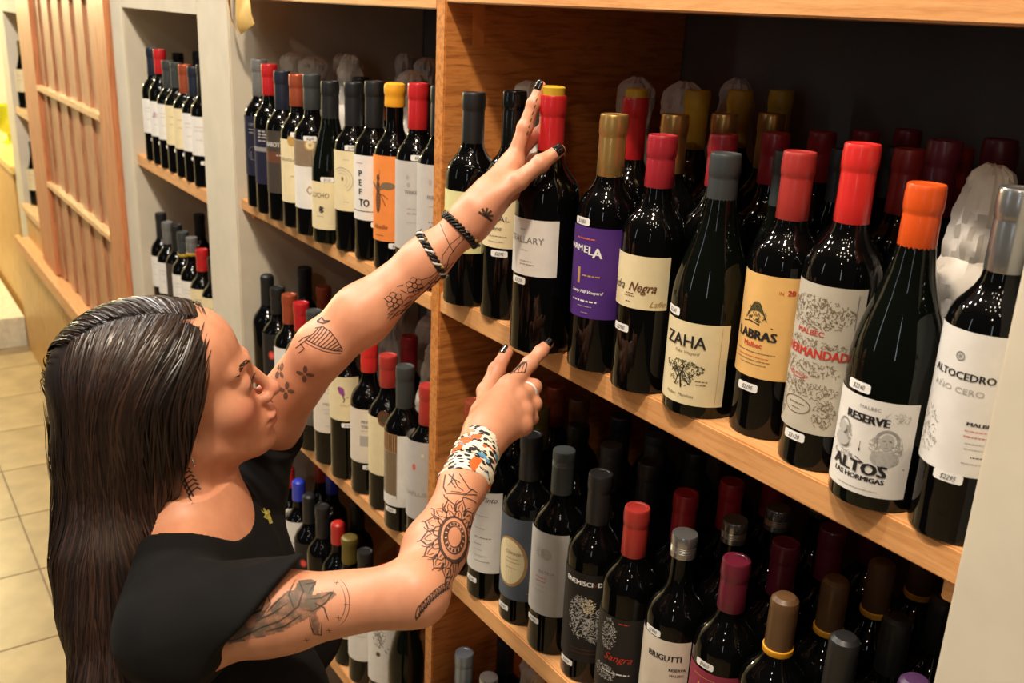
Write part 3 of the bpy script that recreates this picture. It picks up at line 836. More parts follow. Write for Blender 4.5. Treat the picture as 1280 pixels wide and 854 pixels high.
back([(-.751, .126), (-.746, .200), (-.742, .282)], 'BRIGUTTI label', 'silver', .300, style='screw', ln=.03, words='silver screw cap', **z3)
back([(-.674, .132), (-.668, .212), (-.664, .294)], 'maroon label', 'maroon', .305, **z3)
for i, (x, y) in enumerate([(-.594, .127), (-.590, .207), (-.586, .288)]):
    B(x, y, ZR3, .300, .038, 'bord', 'brown', .070, 'dome', None, ['bottle with brown capsule and yellow ring directly behind the nearest brown one',
      'third bottle back in the brown capsule and yellow ring column', 'rearmost bottle of the brown capsule and yellow ring column'][i], 'bottles behind the front rows', ring='yellow')
back([(-.510, .124), (-.506, .204), (-.5, .285)], 'dark cork-stamped capsule', 'black', .300, style='dome', **z3)
back([(-.430, .126), (-.426, .206)], 'purple capsule', 'purple', .298, style='dome', **z3)
back([(-1.238, .12), (-1.236, .2)], 'copper capsule', 'copper', .300, **z3)
# right bay, bottom shelf
B(-1.245, .040, Z4, .301, .038, 'bord', 'steel', .065, 'foil', None, 'bottle with steel blue capsule on the bottom shelf beside the divider')
B(-1.165, .040, Z4, .302, .038, 'bord', 'silver', .03, 'screw', None, 'bottle with bright silver cap at the bottom edge beside steel blue one')
B(-1.240, .125, Z4, .305, .038, 'bord', 'navy', .08, 'foil', None, 'dark navy capsule bottle behind the steel blue capsule')
wrapped(-1.160, .130, Z4, .300, 'grey tissue-wrapped bottle on the bottom shelf of the right bay', 7, None, .034)
B(-1.083, .042, Z4, .298, .038, 'bord', 'black', .08, 'foil', None, 'dark bottle on the bottom shelf right of the bright silver cap')

# ------------------------------------------------------------------ left bay, upper shelf
LX = lambda i: -2.100 + .0745 * i
rl = .0355
B(LX(0), .018, ZL, .312, rl, 'bord', 'grey', .075, 'foil', 'L1', 'bottle with grey capsule and navy drawn label, first beside the white pillar')
B(LX(1), .012, ZL, .307, rl, 'bord', 'red', .062, 'foil', 'L2', 'bottle with red capsule and navy label with grey band, in the left bay')
B(LX(2), .010, ZL, .299, rl, 'bord', 'navy', .075, 'foil', 'L3', 'bottle with navy capsule and brown BAROTTI label')
B(LX(3), .012, ZL, .298, rl, 'bord', 'copper', .06, 'foil', 'L4', 'bottle with copper capsule and cream label with gold seal', tags=[(38, 186)])
B(LX(4), .010, ZL, .304, rl, 'bord', 'charcoal', .065, 'foil', 'L5', 'bottle with taupe and white label, gold seal and tan diamond', tags=[(36, 188)])
B(LX(5), .014, ZL, .297, .0365, 'burg', 'black', .10, 'foil', 'L6', 'slim sloping bottle with black capsule and low cream LUCHO label', tags=[(34, 122)])
B(LX(6), .026, ZL, .301, rl, 'bord', 'black', .085, 'foil', 'L7', 'bottle with black capsule and cream label of dotted rings', tags=[(36, 190)])
B(LX(7), .030, ZL, .309, rl, 'bord', 'black', .085, 'foil', 'L8', 'bottle with white label in tall black capitals, left of the orange label', tags=[(46, 66)])
B(LX(8), .031, ZL, .312, rl, 'bord', 'yellow', .038, 'wax', 'L9', 'bottle with yellow wax top and orange wasp label', tags=[(42, 44)])
B(LX(9), .034, ZL, .318, rl, 'bord', 'red', .072, 'foil', 'L10', 'bottle with red capsule and grey TERKER label', tags=[(40, 204)])
B(LX(10), .034, ZL, .320, rl, 'bord', 'black', .075, 'foil', 'L11', 'bottle with grey FERR label, against the divider in the left bay', tags=[(46, 208)])
for i, (x, y, H, s) in enumerate([(-2.150, .115, .318, 'first behind the grey capsule'), (-2.065, .125, .314, 'behind the red capsule'), (-2.10, .215, .322, 'deep behind the navy capsule'),
                                  (-1.862, .118, .330, 'brightest, behind the slim sloping bottle'), (-1.90, .262, .332, 'behind the yellow wax top'), (-1.715, .21, .335, 'behind the red TERKER bottle'),
                                  (-1.62, .125, .318, 'low behind the grey TERKER label')]):
    wrapped(x, y, ZL, H, 'tissue-wrapped bottle on the left bay upper shelf, ' + s, 20 + i, 'wrapped bottles in the left bay', .0325)
zl = dict(z=ZL, r=.0355)
back([(-1.78, .10)], 'taupe and white label', 'black', .300, **zl)
back([(-1.70, .10)], 'cream LUCHO label', 'copper', .300, **zl)
back([(-1.54, .115), (-1.535, .20)], 'orange wasp label', 'black', .305, **zl)
back([(-1.395, .115), (-1.39, .2)], 'grey FERR label', 'black', .305, **zl)
# left bay, second shelf
LY = [(-2.150, .036, .302, 'black', .075, 'dome', None, 'bottle with long black capsule, nearest the white pillar on the second shelf'),
      (-2.070, .030, .292, 'black', .06, 'foil', 'NB', 'bottle with red-spotted dark label, second from the pillar on the second shelf'),
      (-1.993, .028, .296, 'copper', .065, 'foil', 'MA', 'bottle with coppery capsule above the wing tattoo, second shelf'),
      (-1.912, .022, .300, 'red', .062, 'foil', 'MA', 'bottle with red capsule just above the tattooed elbow'),
      (-1.832, .018, .305, 'charcoal', .07, 'foil', 'MB', 'bottle with grey-brown label below the tattooed elbow'),
      (-1.757, .020, .302, 'black', .07, 'foil', 'MC', 'bottle with white VIDA label below the forearm'),
      (-1.679, .022, .312, 'black', .06, 'foil', 'MD', 'bottle with cream label bearing a purple flower'),
      (-1.601, .030, .302, 'bright', .055, 'foil', 'ME', 'bottle with bright red capsule and two-line grey PINCO label'),
      (-1.526, .032, .302, 'brick', .06, 'foil', 'MF', 'bottle with deep red capsule and cream label with brown medallion'),
      (-1.441, .022, .310, 'charcoal', .08, 'foil', 'MG', 'bottle with charcoal capsule and white label framing a brown panel'),
      (-1.364, .026, .300, 'brick', .07, 'foil', 'MH', 'bottle with pale label and red dot, beside the divider')]
for x, y, H, cap, ln, stl, key, lb in LY:
    B(x, y, ZL3, H, .0365, 'bord', cap, ln, stl, key, lb, tags=[(40, 120)] if key == 'MD' else [(40, 60)] if key == 'ME' else [(12, 42)] if key == 'MG' else [])
z3l = dict(z=ZL3, r=.0365)
back([(-2.14, .125)], 'long black capsule of the left bay', 'black', .312, **z3l)
back([(-2.0, .112)], 'coppery capsule', 'copper', .302, **z3l)
back([(-1.90, .105)], 'red capsule above the elbow', 'grey', .292, **z3l)
back([(-1.60, .115)], 'two-line PINCO label', 'cherry', .304, **z3l)
back([(-1.435, .105)], 'brown panel label', 'cherry', .296, **z3l)
for i, (x, y, s) in enumerate([(-1.80, .185, 'behind the flower label'), (-1.755, .275, 'behind the bright red capsule'), (-1.672, .20, 'behind the deep red capsule'), (-1.52, .13, 'behind the charcoal capsule')]):
    wrapped(x, y, ZL3, .305, 'grey tissue-wrapped bottle on the second shelf, ' + s, 40 + i, 'wrapped bottles in the left bay', .0325)
# left bay, third shelf
LZ = [(-2.155, .038, .301, 'black', .07, 'dome', 'NA', 'bottle with dark capsule on the third shelf, nearest the white pillar'),
      (-2.080, .046, .303, 'waxred', .05, 'dome', 'NA', 'bottle with red wax top left of the blue one'),
      (-2.005, .042, .302, 'blue', .05, 'dome', 'NA', 'bottle with bright blue wax top'),
      (-1.928, .036, .301, 'black', .07, 'dome', 'NB', 'bottle with black capsule directly right of the blue wax top'),
      (-1.852, .036, .306, 'black', .08, 'foil', None, 'bottle with black capsule, second right of the blue wax top'),
      (-1.778, .040, .301, 'waxred', .05, 'dome', None, 'bottle with red wax top above the raised upper arm'),
      (-1.706, .034, .303, 'olive', .06, 'wax', 'NC', 'bottle with olive capsule and white label with gold emblem'),
      (-1.634, .036, .305, 'black', .07, 'foil', 'ND', 'bottle with black capsule and plain white label under the arm'),
      (-1.559, .046, .303, 'red', .06, 'foil', 'NE', 'bottle with white label of grey brush strokes and a dark flower'),
      (-1.470, .046, .300, 'black', .08, 'foil', None, 'dark unlabelled sloping bottle under the elbow'),
      (-1.385, .090, .295, 'black', .08, 'foil', None, 'dark bottle with a white tag, low beside the divider')]
for x, y, H, cap, ln, stl, key, lb in LZ:
    B(x, y, Z4, H, .0365, 'burg' if 'sloping' in lb else 'bord', cap, ln, stl, key, lb, tags=[(36, 168)] if 'tag' in lb else [])
z4l = dict(z=Z4, r=.0365)
back([(-2.0, .125)], 'bright blue wax top', 'blue', .302, style='dome', ln=.05, **z4l)
back([(-2.07, .125)], 'red wax top left of the blue', 'brick', .302, style='dome', ln=.05, **z4l)
back([(-1.845, .118)], 'second black capsule right of the blue', 'black', .305, **z4l)
back([(-1.62, .12)], 'plain white label under the arm', 'brick', .302, **z4l)

# ------------------------------------------------------------------ narrow niche
NI = [(-2.990, .030, .315, 'navy', .075, 'foil', 'white', 'bottle with navy capsule at the far end of the niche shelf'),
      (-2.913, .030, .315, 'red', .065, 'foil', 'script', 'bottle with red capsule and purple script label in the niche'),
      (-2.836, .030, .290, 'charcoal', .075, 'foil', 'white', 'bottle with charcoal capsule beside the red one in the niche'),
      (-2.759, .030, .290, 'charcoal', .065, 'screw', 'cream', 'bottle with dark screw cap and cream label in the niche'),
      (-2.682, .030, .290, 'copper', .075, 'foil', 'cream', 'bottle with copper capsule in the niche'),
      (-2.605, .030, .290, 'navy', .075, 'foil', 'white', 'bottle right of the copper capsule in the niche'),
      (-2.528, .030, .300, 'black', .075, 'foil', 'white', 'bottle hard against the near pillar in the niche')]
for x, y, H, cap, ln, stl, key, lb in NI:
    B(x, y, -.465, H, .036, 'bord', cap, ln, stl, key, lb, 'bottles in the niche', tags=[(40, 62)])
zn = dict(z=-.465, r=.036)
back([(-3.02, .11)], 'navy capsule in the niche', 'black', .300, **zn)
back([(-2.83, .112)], 'charcoal capsule in the niche', 'black', .315, **zn)
back([(-2.75, .112)], 'dark screw cap in the niche', 'maroon', .315, **zn)
NJ = [(-3.060, .040, .305, 'black', .08, 'foil', 'white', 'bottle with black capsule, farthest in the lower niche'),
      (-2.975, .036, .294, 'grey', .065, 'foil', 'white', 'bottle with grey capsule in the lower niche'),
      (-2.898, .040, .300, 'black', .08, 'foil', 'brown', 'bottle with tall black capsule and dark label in the lower niche'),
      (-2.820, .036, .296, 'charcoal', .07, 'foil', 'white', 'bottle with charcoal capsule beside the yellow-ringed one'),
      (-2.743, .038, .296, 'grey', .05, 'screw', 'white', 'bottle with yellow ring and grey cap in the lower niche'),
      (-2.700, .115, .312, 'red', .075, 'foil', 'white', 'bottle with tall red capsule in the lower niche'),
      (-2.640, .034, .285, 'red', .06, 'foil', 'cream', 'bottle with shorter red capsule against the pillar, lower niche'),
      (-2.545, .036, .285, 'black', .06, 'foil', 'cream', 'bottle half hidden by the pillar in the lower niche')]
LB['brown'] = (70, 190, 80, 98, 'brown', [])
for x, y, H, cap, ln, stl, key, lb in NJ:
    B(x, y, -.943, H, .036, 'bord', cap, ln, stl, key, lb, 'bottles in the niche', ring='mustard' if 'ringed' in lb or 'ring ' in lb else None)
back([(-2.97, .13)], 'grey capsule in the lower niche', 'black', .312, z=-.943, r=.036)
# recess beyond the slatted door
B(-5.345, .040, -.555, .31, .038, 'burg', 'olive', .07, 'foil', 'cream', 'green bottle with pale label on the small recess shelf')
B(-5.36, .045, -1.03, .31, .038, 'burg', 'black', .07, 'foil', 'cream', 'dark green bottle standing low in the grey recess')

# ------------------------------------------------------------------ ribbon loop and far vase
def ribbon(name, pts, th, parent=None):
    """folded strip: rows of (left, right) points, given thickness along -Y"""
    V, F = [], []
    for (x0, y0, z0), (x1, y1, z1) in pts:
        V += [(x0, y0, z0), (x1, y1, z1), (x1, y1 + th, z1), (x0, y0 + th, z0)]
    for i in range(len(pts) - 1):
        for k in range(4):
            a, b = 4 * i + k, 4 * i + (k + 1) % 4
            F.append((a, b, b + 4, a + 4))
    F += [(3, 2, 1, 0), tuple(4 * (len(pts) - 1) + k for k in range(4))]
    me = pymesh(name, V, F, True, 50)
    bmn = bmesh.new()
    bmn.from_mesh(me)
    bmesh.ops.recalc_face_normals(bmn, faces=bmn.faces)
    bmn.to_mesh(me)
    bmn.free()
    return link(name, me, mat('gold_satin_ribbon', (222, 180, 100), 0.4, 0.05, var=0.08), parent)


rbo = ribbon('ribbon_loop', [((-2.112, -.018, .05), (-2.052, -.014, .05)), ((-2.110, -.020, .02), (-2.044, -.018, .02)), ((-2.110, -.024, -.008), (-2.034, -.022, -.007)),
                             ((-2.108, -.026, -.040), (-2.022, -.024, -.034)), ((-2.108, -.024, -.062), (-2.016, -.020, -.052)), ((-2.110, -.016, -.076), (-2.085, -.018, -.070))], .0012)
ribbon('ribbon_tail', [((-2.166, -.014, .05), (-2.130, -.028, .05)), ((-2.170, -.016, -.010), (-2.136, -.032, -.012)), ((-2.166, -.016, -.045), (-2.128, -.030, -.050)), ((-2.120, -.016, -.078), (-2.110, -.020, -.076))], .0012, rbo)
tag(rbo, 'gold satin ribbon loop hanging at the top corner of the left bay', 'ribbon')
vs = lathe('glass_vase', [(.02, 0), (.045, .002), (.045, .01), (.012, .03), (.014, .05), (.05, .07), (.075, .12), (.085, .18), (.08, .22), (.076, .22), (.078, .18), (.06, .11), (.01, .075)], 24)
vo = link('glass_vase', vs, mat('lime_glass', (206, 208, 40), 0.15, var=0.2, scale=20, coat=0.5), None, (-6.52, .10, -.88))
tag(vo, 'lime green goblet vase on the lit far counter', 'vase')
J = {'Lsh': (-1.1860, -0.3747, -0.6054), 'Lsq': (-1.1419, -0.3733, -0.6166), 'Lel': (-1.0565, -0.2977, -0.4002),
     'Lwr': (-1.0112, -0.1262, -0.2524), 'Lpalm': (-1.0056, -0.0976, -0.2179), 'Li0': (-1.0117, -0.0614, -0.1796),
     'Li1': (-1.0124, -0.0454, -0.1383), 'Li2': (-1.0132, -0.0333, -0.1097), 'Li3': (-1.0146, -0.0229, -0.0889),
     'Lt0': (-0.9990, -0.1150, -0.2322), 'Lt1': (-0.9799, -0.0737, -0.1965), 'Lt2': (-0.9710, -0.0482, -0.1752),
     'Lt3': (-0.9664, -0.0251, -0.1601), 'Lm0': (-1.0138, -0.0654, -0.1905), 'Lm1': (-1.0239, -0.0316, -0.1558),
     'Lm2': (-1.0245, -0.0050, -0.1408), 'Lm3': (-1.0133, 0.0069, -0.1418), 'Lr0': (-1.0164, -0.0582, -0.2033),
     'Lr1': (-1.0292, -0.0238, -0.1829), 'Lr2': (-1.0230, -0.0014, -0.1728), 'Lr3': (-1.0101, 0.0094, -0.1735),
     'Lp0': (-1.0207, -0.0571, -0.2161), 'Lp1': (-1.0289, -0.0278, -0.2029), 'Lp2': (-1.0237, -0.0093, -0.1969),
     'Lp3': (-1.0142, 0.0014, -0.1960), 'Rsh': (-0.8619, -0.5394, -0.5939), 'Rel': (-0.7261, -0.3479, -0.5394),
     'Rwr': (-0.8625, -0.1900, -0.4724), 'Rhem': (-0.7892, -0.4987, -0.5618), 'Rpalm': (-0.8910, -0.1496, -0.4505),
     'Ri0': (-0.9113, -0.1212, -0.4314), 'Ri1': (-0.9245, -0.0827, -0.4124), 'Ri2': (-0.9288, -0.0635, -0.4011),
     'Ri3': (-0.9325, -0.0492, -0.3929), 'Rm0': (-0.8969, -0.1164, -0.4427), 'Rm1': (-0.9076, -0.0871, -0.4362),
     'Rm2': (-0.9248, -0.0800, -0.4542), 'Rm3': (-0.9266, -0.0978, -0.4579), 'Rr0': (-0.8836, -0.1190, -0.4548),
     'Rr1': (-0.8959, -0.0931, -0.4530), 'Rr2': (-0.9149, -0.0883, -0.4704), 'Rr3': (-0.9160, -0.1054, -0.4717),
     'Rp0': (-0.8734, -0.1264, -0.4670), 'Rp1': (-0.8848, -0.1048, -0.4654), 'Rp2': (-0.9033, -0.1004, -0.4817),
     'Rp3': (-0.9050, -0.1146, -0.4827), 'Rt0': (-0.9097, -0.1552, -0.4615), 'Rt1': (-0.9441, -0.1317, -0.4473),
     'Rt2': (-0.9572, -0.1089, -0.4272), 'Rt3': (-0.9644, -0.0895, -0.4082)}

# ------------------------------------------------------------------ the woman: one continuous body grown from a distance field


def nrm(v):
    return v / np.linalg.norm(v)


J = {k: np.array(v) for k, v in J.items()}
YAW, PITCH, ROLL = R_(77.0), R_(14.0), R_(6.0)
HC = np.array([-1.036, -.481, -.419])
_f = np.array([math.cos(PITCH) * math.cos(YAW), math.cos(PITCH) * math.sin(YAW), math.sin(PITCH)])
_l0 = np.array([-math.sin(YAW), math.cos(YAW), 0])
_u0 = np.cross(_f, _l0)
_l = _l0 * math.cos(ROLL) + _u0 * math.sin(ROLL)
_u = np.cross(_f, _l)
HM = np.array([_l, _f, _u])            # head axes: her left, forward, up


def hw(p):
    return HC + np.array(p) @ HM * .94


MID = (J['Lsq'] + J['Rsh']) / 2
TL = nrm((J['Lsq'] - J['Rsh']) * np.array([1, 1, 0]))
TF = np.array([TL[1], -TL[0], 0])
TM = np.array([TL, TF, [0, 0, 1.0]])
HIP = np.array([MID[0] - .03 * TF[0], MID[1] - .03 * TF[1], -1.02])


def tw(p, o=None):
    return (MID if o is None else o) + np.array(p) @ TM


def cap(P, a, b, ra, rb):
    a, b = np.asarray(a), np.asarray(b)
    ab = b - a
    t = np.clip(((P - a) @ ab) / (ab @ ab), 0, 1)
    return np.linalg.norm(P - a - t[:, None] * ab, axis=1) - (ra + (rb - ra) * t)


def ell(P, c, r, M=None):
    q = P - np.asarray(c)
    if M is not None:
        q = q @ M.T
    r = np.asarray(r)
    k0 = np.linalg.norm(q / r, axis=1)
    k1 = np.linalg.norm(q / (r * r), axis=1) + 1e-9
    return k0 * (k0 - 1) / k1


def smin(a, b, k):
    h = np.clip(.5 + .5 * (b - a) / k, 0, 1)
    return b + (a - b) * h - k * h * (1 - h)


def smax(a, b, k):
    return -smin(-a, -b, k)


def chain(P, pts, rs, k=.006):
    d = None
    for i in range(len(pts) - 1):
        c = cap(P, pts[i], pts[i + 1], rs[i], rs[i + 1])
        d = c if d is None else smin(d, c, k)
    return d


HS = .94


def f_head(P):
    q = (P - HC) @ HM.T / HS
    s = q.copy()
    s[:, 0] = np.abs(s[:, 0])          # mirror: both halves at once
    d = ell(q, (0, -.014, .030), (.073, .094, .080))
    d = smin(d, ell(q, (0, .036, .048), (.058, .048, .050)), .02)
    d = smin(d, ell(q, (0, .030, -.033), (.056, .058, .067)), .025)
    d = smin(d, cap(s, (.054, .004, -.050), (.018, .066, -.089), .015, .013), .028)
    d = smin(d, ell(q, (0, .080, -.093), (.018, .016, .014)), .018)
    d = smin(d, ell(s, (.041, .056, -.022), (.022, .023, .022)), .022)
    d = smin(d, cap(s, (.042, .070, .024), (.008, .086, .020), .007, .008), .014)
    d = smin(d, ell(q, (0, .075, -.062), (.027, .024, .024)), .016)
    d = smax(d, -ell(s, (.032, .094, .003), (.015, .010, .009)), .010)
    d = smin(d, ell(s, (.032, .0745, .003), (.0155, .0140, .0135)), .006)
    d = smax(d, -ell(s, (.0325, .0925, .0025), (.0128, .0088, .0042)), .0016)
    d = smin(d, cap(q, (0, .084, .014), (0, .106, -.027), .0060, .0074), .010)
    d = smin(d, ell(q, (0, .1078, -.0315), (.0100, .0100, .0090)), .007)
    d = smin(d, ell(s, (.0108, .0965, -.0355), (.0064, .0090, .0066)), .006)
    d = smax(d, -ell(s, (.0055, .1035, -.0418), (.0028, .0042, .0024)), .003)
    d = smin(d, ell(q, (0, .0965, -.0590), (.021, .0090, .0058)), .004)
    d = smin(d, ell(q, (0, .0945, -.0690), (.018, .0092, .0064)), .004)
    d = smax(d, -cap(s, (0, .1045, -.0640), (.023, .089, -.0647), .0012, .0010), .002)
    # ear
    e = ell(s, (.074, -.010, -.006), (.0085, .017, .030))
    e = smax(e, -ell(s, (.082, -.004, -.002), (.007, .009, .017)), .004)
    e = smin(e, ell(s, (.070, -.002, -.037), (.006, .008, .009)), .006)
    d = smin(d, e, .006)
    return d * HS


NB = MID + np.array([0, 0, .045]) - .030 * TF
NT = hw((0, -.028, -.055))
NOTCH = tw((0, .040, -.012))


def f_neck(P):
    d = cap(P, NT, NB, .046, .052)
    for sx in (-1, 1):
        d = smin(d, cap(P, hw((sx * .060, -.018, -.050)), NOTCH + TL * sx * .012, .011, .009), .022)
        d = smin(d, cap(P, NOTCH + TL * sx * .02, tw((sx * .13, .035, .012)), .010, .010), .02)
    d = smin(d, cap(P, hw((0, .020, -.080)), NOTCH - TF * .03 + np.array([0, 0, .03]), .020, .026), .025)
    return d


def f_torso(P, g=0.0):
    d = ell(P, tw((0, .000, -.13)), (.142 + g, .095 + g, .185 + g), TM)
    d = smin(d, ell(P, tw((0, 0, -.33)), (.122 + g, .086 + g, .17 + g), TM), .05)
    d = smin(d, ell(P, HIP + np.array([0, 0, .02]), (.158 + g, .112 + g, .14 + g), TM), .06)
    for sx, s in ((-1, 'Rsh'), (1, 'Lsq')):
        d = smin(d, ell(P, tw((sx * .068, .078, -.150)), (.058 + g, .052 + g, .058 + g), TM), .03)
        d = smin(d, cap(P, NB, J[s] + np.array([0, 0, -.004]), .046 + g, .046 + g), .035)
    return d


def f_arm(P, s):
    sh, el, wr = J[s + 'sh'], J[s + 'el'], J[s + 'wr']
    ua, fa = nrm(el - sh), nrm(wr - el)
    m = el + (wr - el) * .27
    g, k = (1.0, .0345) if s == 'L' else (.87, .0290)
    d = cap(P, sh, sh + (el - sh) * .45, .0440, .0385 * (g * .4 + .6))
    d = smin(d, cap(P, sh + (el - sh) * .40, el, .0385 * (g * .4 + .6), .0315 * g), .02)
    d = smin(d, cap(P, el, m, .0310 * g, k), .02)
    d = smin(d, cap(P, m, el + (wr - el) * .72, k, .0255 * g), .02)
    d = smin(d, cap(P, el + (wr - el) * .70, wr, .0255 * g, .0225 * g), .02)
    if s == 'R':
        bend_out = nrm(ua - fa)
        d = smin(d, cap(P, el + bend_out * .003, el + bend_out * .004 - ua * .02, .0245, .022), .02)
    return d


FR = dict(i=(.0102, .0090, .0080, .0068), m=(.0102, .0092, .0082, .0072), r=(.0098, .0086, .0076, .0066), p=(.0090, .0078, .0068, .0060), t=(.0135, .0112, .0100, .0078))


def f_hand(P, s):
    wr = J[s + 'wr']
    d = None
    back = wr + (J[s + 'palm'] - wr) * .3
    for fg in 'imrp':
        c = cap(P, back + (J[s + fg + '0'] - back) * .12, J[s + fg + '0'], .0180, .0118)
        d = c if d is None else smin(d, c, .012)
    d = smin(d, cap(P, wr, J[s + 'palm'], .0240, .0200), .018)
    d = smin(d, cap(P, wr + (J[s + 't0'] - wr) * .4, J[s + 't0'], .019, .016), .016)
    d = smin(d, cap(P, J[s + 't0'], J[s + 'i0'], .013, .010), .016)
    nb_ = np.cross(J[s + 'i0'] - J[s + 'p0'], J[s + 'm0'] - wr)
    nb_ = nrm(nb_) * (1 if nb_ @ np.array([.779, -.539, .320]) > 0 else -1)
    for fg in 'imrp':
        k0 = J[s + fg + '0']
        d = smin(d, np.linalg.norm(P - k0 - nb_ * .0035, axis=1) - .0108, .006)
        d = smin(d, cap(P, k0 + nb_ * .0075, back + (k0 - back) * .25 + nb_ * .0135, .0042, .0034), .007)
    for fg in 'imrpt':
        pts = [J[s + fg + str(k)] for k in range(4)]
        c = chain(P, pts, FR[fg], .004)
        for k in (1, 2):
            c = smin(c, np.linalg.norm(P - pts[k], axis=1) - FR[fg][k] * 1.09, .003)
        d = smin(d, c, .007 if fg != 't' else .010)
    return d


def bb(pts, m):
    a = np.array(pts)
    return a.min(0) - m, a.max(0) + m


HANDP = {s: [J[k] for k in J if k[0] == s and k[1:] not in ('sh', 'el', 'sq', 'hem')] for s in 'LR'}
GROUPS = [(bb([HC], .17), f_head, 0), (bb([NT, NB, NOTCH, tw((-.15, 0, 0)), tw((.15, 0, 0))], .08), f_neck, .022),
          (bb([tw((-.2, -.12, 0)), tw((.2, .14, -.7))], .09), f_torso, .030)]
for s in 'LR':
    GROUPS.append((bb([J[s + 'sh'], J[s + 'el'], J[s + 'wr']], .075), lambda P, s=s: f_arm(P, s), .030))
    GROUPS.append((bb(HANDP[s], .045), lambda P, s=s: f_hand(P, s), .012))


def f_body(P):
    d = np.full(len(P), .2)
    first = True
    for (lo, hi), fn, k in GROUPS:
        m = np.all((P >= lo) & (P <= hi), axis=1)
        if m.any():
            v = fn(P[m])
            d[m] = smin(d[m], v, k) if k else np.minimum(d[m], v)
    return d


def surface(f, lo, hi, h, blk=12):
    """dual surface mesh of f = 0, evaluated only in blocks near the surface"""
    lo = np.array(lo)
    nb = np.ceil((np.array(hi) - lo) / (h * blk)).astype(int)
    n = nb * blk + 1
    D = np.full(n, .05, np.float32)
    g = np.stack(np.meshgrid(*[np.arange(k) for k in nb], indexing='ij'), -1).reshape(-1, 3)
    cen = lo + (g * blk + blk / 2) * h
    dc = f(cen)
    near = np.abs(dc) < blk * h * .87 * 1.35 + .012
    li = np.stack(np.meshgrid(*[np.arange(blk + 1)] * 3, indexing='ij'), -1).reshape(-1, 3)
    D_in = dc < 0
    for b, ins, nr in zip(g, D_in, near):
        if ins and not nr:
            o = b * blk
            D[o[0]:o[0] + blk + 1, o[1]:o[1] + blk + 1, o[2]:o[2] + blk + 1] = -.05
    gb = g[near]
    for c in range(0, len(gb), 120):
        ch = gb[c:c + 120]
        idx = (ch[:, None, :] * blk + li[None]).reshape(-1, 3)
        D[idx[:, 0], idx[:, 1], idx[:, 2]] = f(lo + idx * h)
    I = D < 0
    c8 = [I[i:n[0] - 1 + i, j:n[1] - 1 + j, k:n[2] - 1 + k] for i in (0, 1) for j in (0, 1) for k in (0, 1)]
    s = sum(x.astype(np.int8) for x in c8)
    act = np.argwhere((s > 0) & (s < 8))
    vid = np.full(n - 1, -1, np.int32)
    vid[act[:, 0], act[:, 1], act[:, 2]] = np.arange(len(act))
    acc = np.zeros((len(act), 3))
    cnt = np.zeros(len(act))
    corners = np.array([(i, j, k) for i in (0, 1) for j in (0, 1) for k in (0, 1)])
    for a in corners:
        for ax in range(3):
            if a[ax] == 0:
                b = a.copy()
                b[ax] = 1
                pa, pb = act + a, act + b
                da, db = D[pa[:, 0], pa[:, 1], pa[:, 2]], D[pb[:, 0], pb[:, 1], pb[:, 2]]
                m = (da < 0) != (db < 0)
                t = np.where(m, da / np.where(m, da - db, 1), 0)
                acc += np.where(m[:, None], a + t[:, None] * (b - a), 0)
                cnt += m
    V = lo + (act + acc / cnt[:, None]) * h
    Q = []
    for ax in range(3):
        o1, o2 = [k for k in range(3) if k != ax]
        sl0, sl1 = [slice(1, -1)] * 3, [slice(1, -1)] * 3
        sl0[ax], sl1[ax] = slice(0, -1), slice(1, None)
        A, Bn = I[tuple(sl0)], I[tuple(sl1)]
        for flip, M in ((0, A & ~Bn), (1, ~A & Bn)):
            e = np.argwhere(M)
            e[:, o1] += 1
            e[:, o2] += 1
            q = []
            for d1, d2 in ((0, 0), (1, 0), (1, 1), (0, 1)):
                c = e.copy()
                c[:, o1] -= d1
                c[:, o2] -= d2
                q.append(vid[c[:, 0], c[:, 1], c[:, 2]])
            q = np.stack(q, 1)
            if (flip == 0) != (ax == 1):
                q = q[:, ::1]
            else:
                q = q[:, ::-1]
            Q.append(q)
    return V, np.concatenate(Q)


def np_mesh(name, V, Q):
    me = bpy.data.meshes.new(name)
    me.vertices.add(len(V))
    me.vertices.foreach_set('co', V.astype(np.float32).ravel())
    nq = Q.shape[1]
    me.loops.add(len(Q) * nq)
    me.loops.foreach_set('vertex_index', Q.astype(np.int32).ravel())
    me.polygons.add(len(Q))
    me.polygons.foreach_set('loop_start', np.arange(0, len(Q) * nq, nq, dtype=np.int32))
    me.polygons.foreach_set('use_smooth', np.ones(len(Q), bool))
    me.update(calc_edges=True)
    return me


person = link('person', None, None, None, (float(HIP[0]), float(HIP[1]), FLOOR))
tag(person, 'woman with long dark hair in a black t-shirt, tattooed arms reaching for a bottle', 'person')


def wear(name, me, m, p=None):
    o = link(name, me, m, p or person)
    if p in (None, person):
        o.matrix_parent_inverse = Matrix.Translation(person.location).inverted()
    return o


# skin: warm base, redder lips, cheeks and knuckles held in a colour attribute
SKIN = bpy.data.materials.new('skin')
SKIN.use_nodes = True
_nt = SKIN.node_tree
_b = _nt.nodes['Principled BSDF']
_b.inputs['Roughness'].default_value = 0.46
_b.inputs['Subsurface Weight'].default_value = 0.12
_b.inputs['Subsurface Radius'].default_value = (.008, .003, .0015)
_at = _nt.nodes.new('ShaderNodeAttribute')
_at.attribute_name = 'tone'
_nz = _nt.nodes.new('ShaderNodeTexNoise')
_nz.inputs['Scale'].default_value = 38
_nz.inputs['Detail'].default_value = 4
_mx = _nt.nodes.new('ShaderNodeMix')
_mx.data_type = 'RGBA'
_mx.blend_type = 'MULTIPLY'
_mx.inputs['Factor'].default_value = 0.35
_rp = _nt.nodes.new('ShaderNodeValToRGB')
_rp.color_ramp.elements[0].position = .35
_rp.color_ramp.elements[1].position = .65
_rp.color_ramp.elements[0].color = (.80, .68, .64, 1)
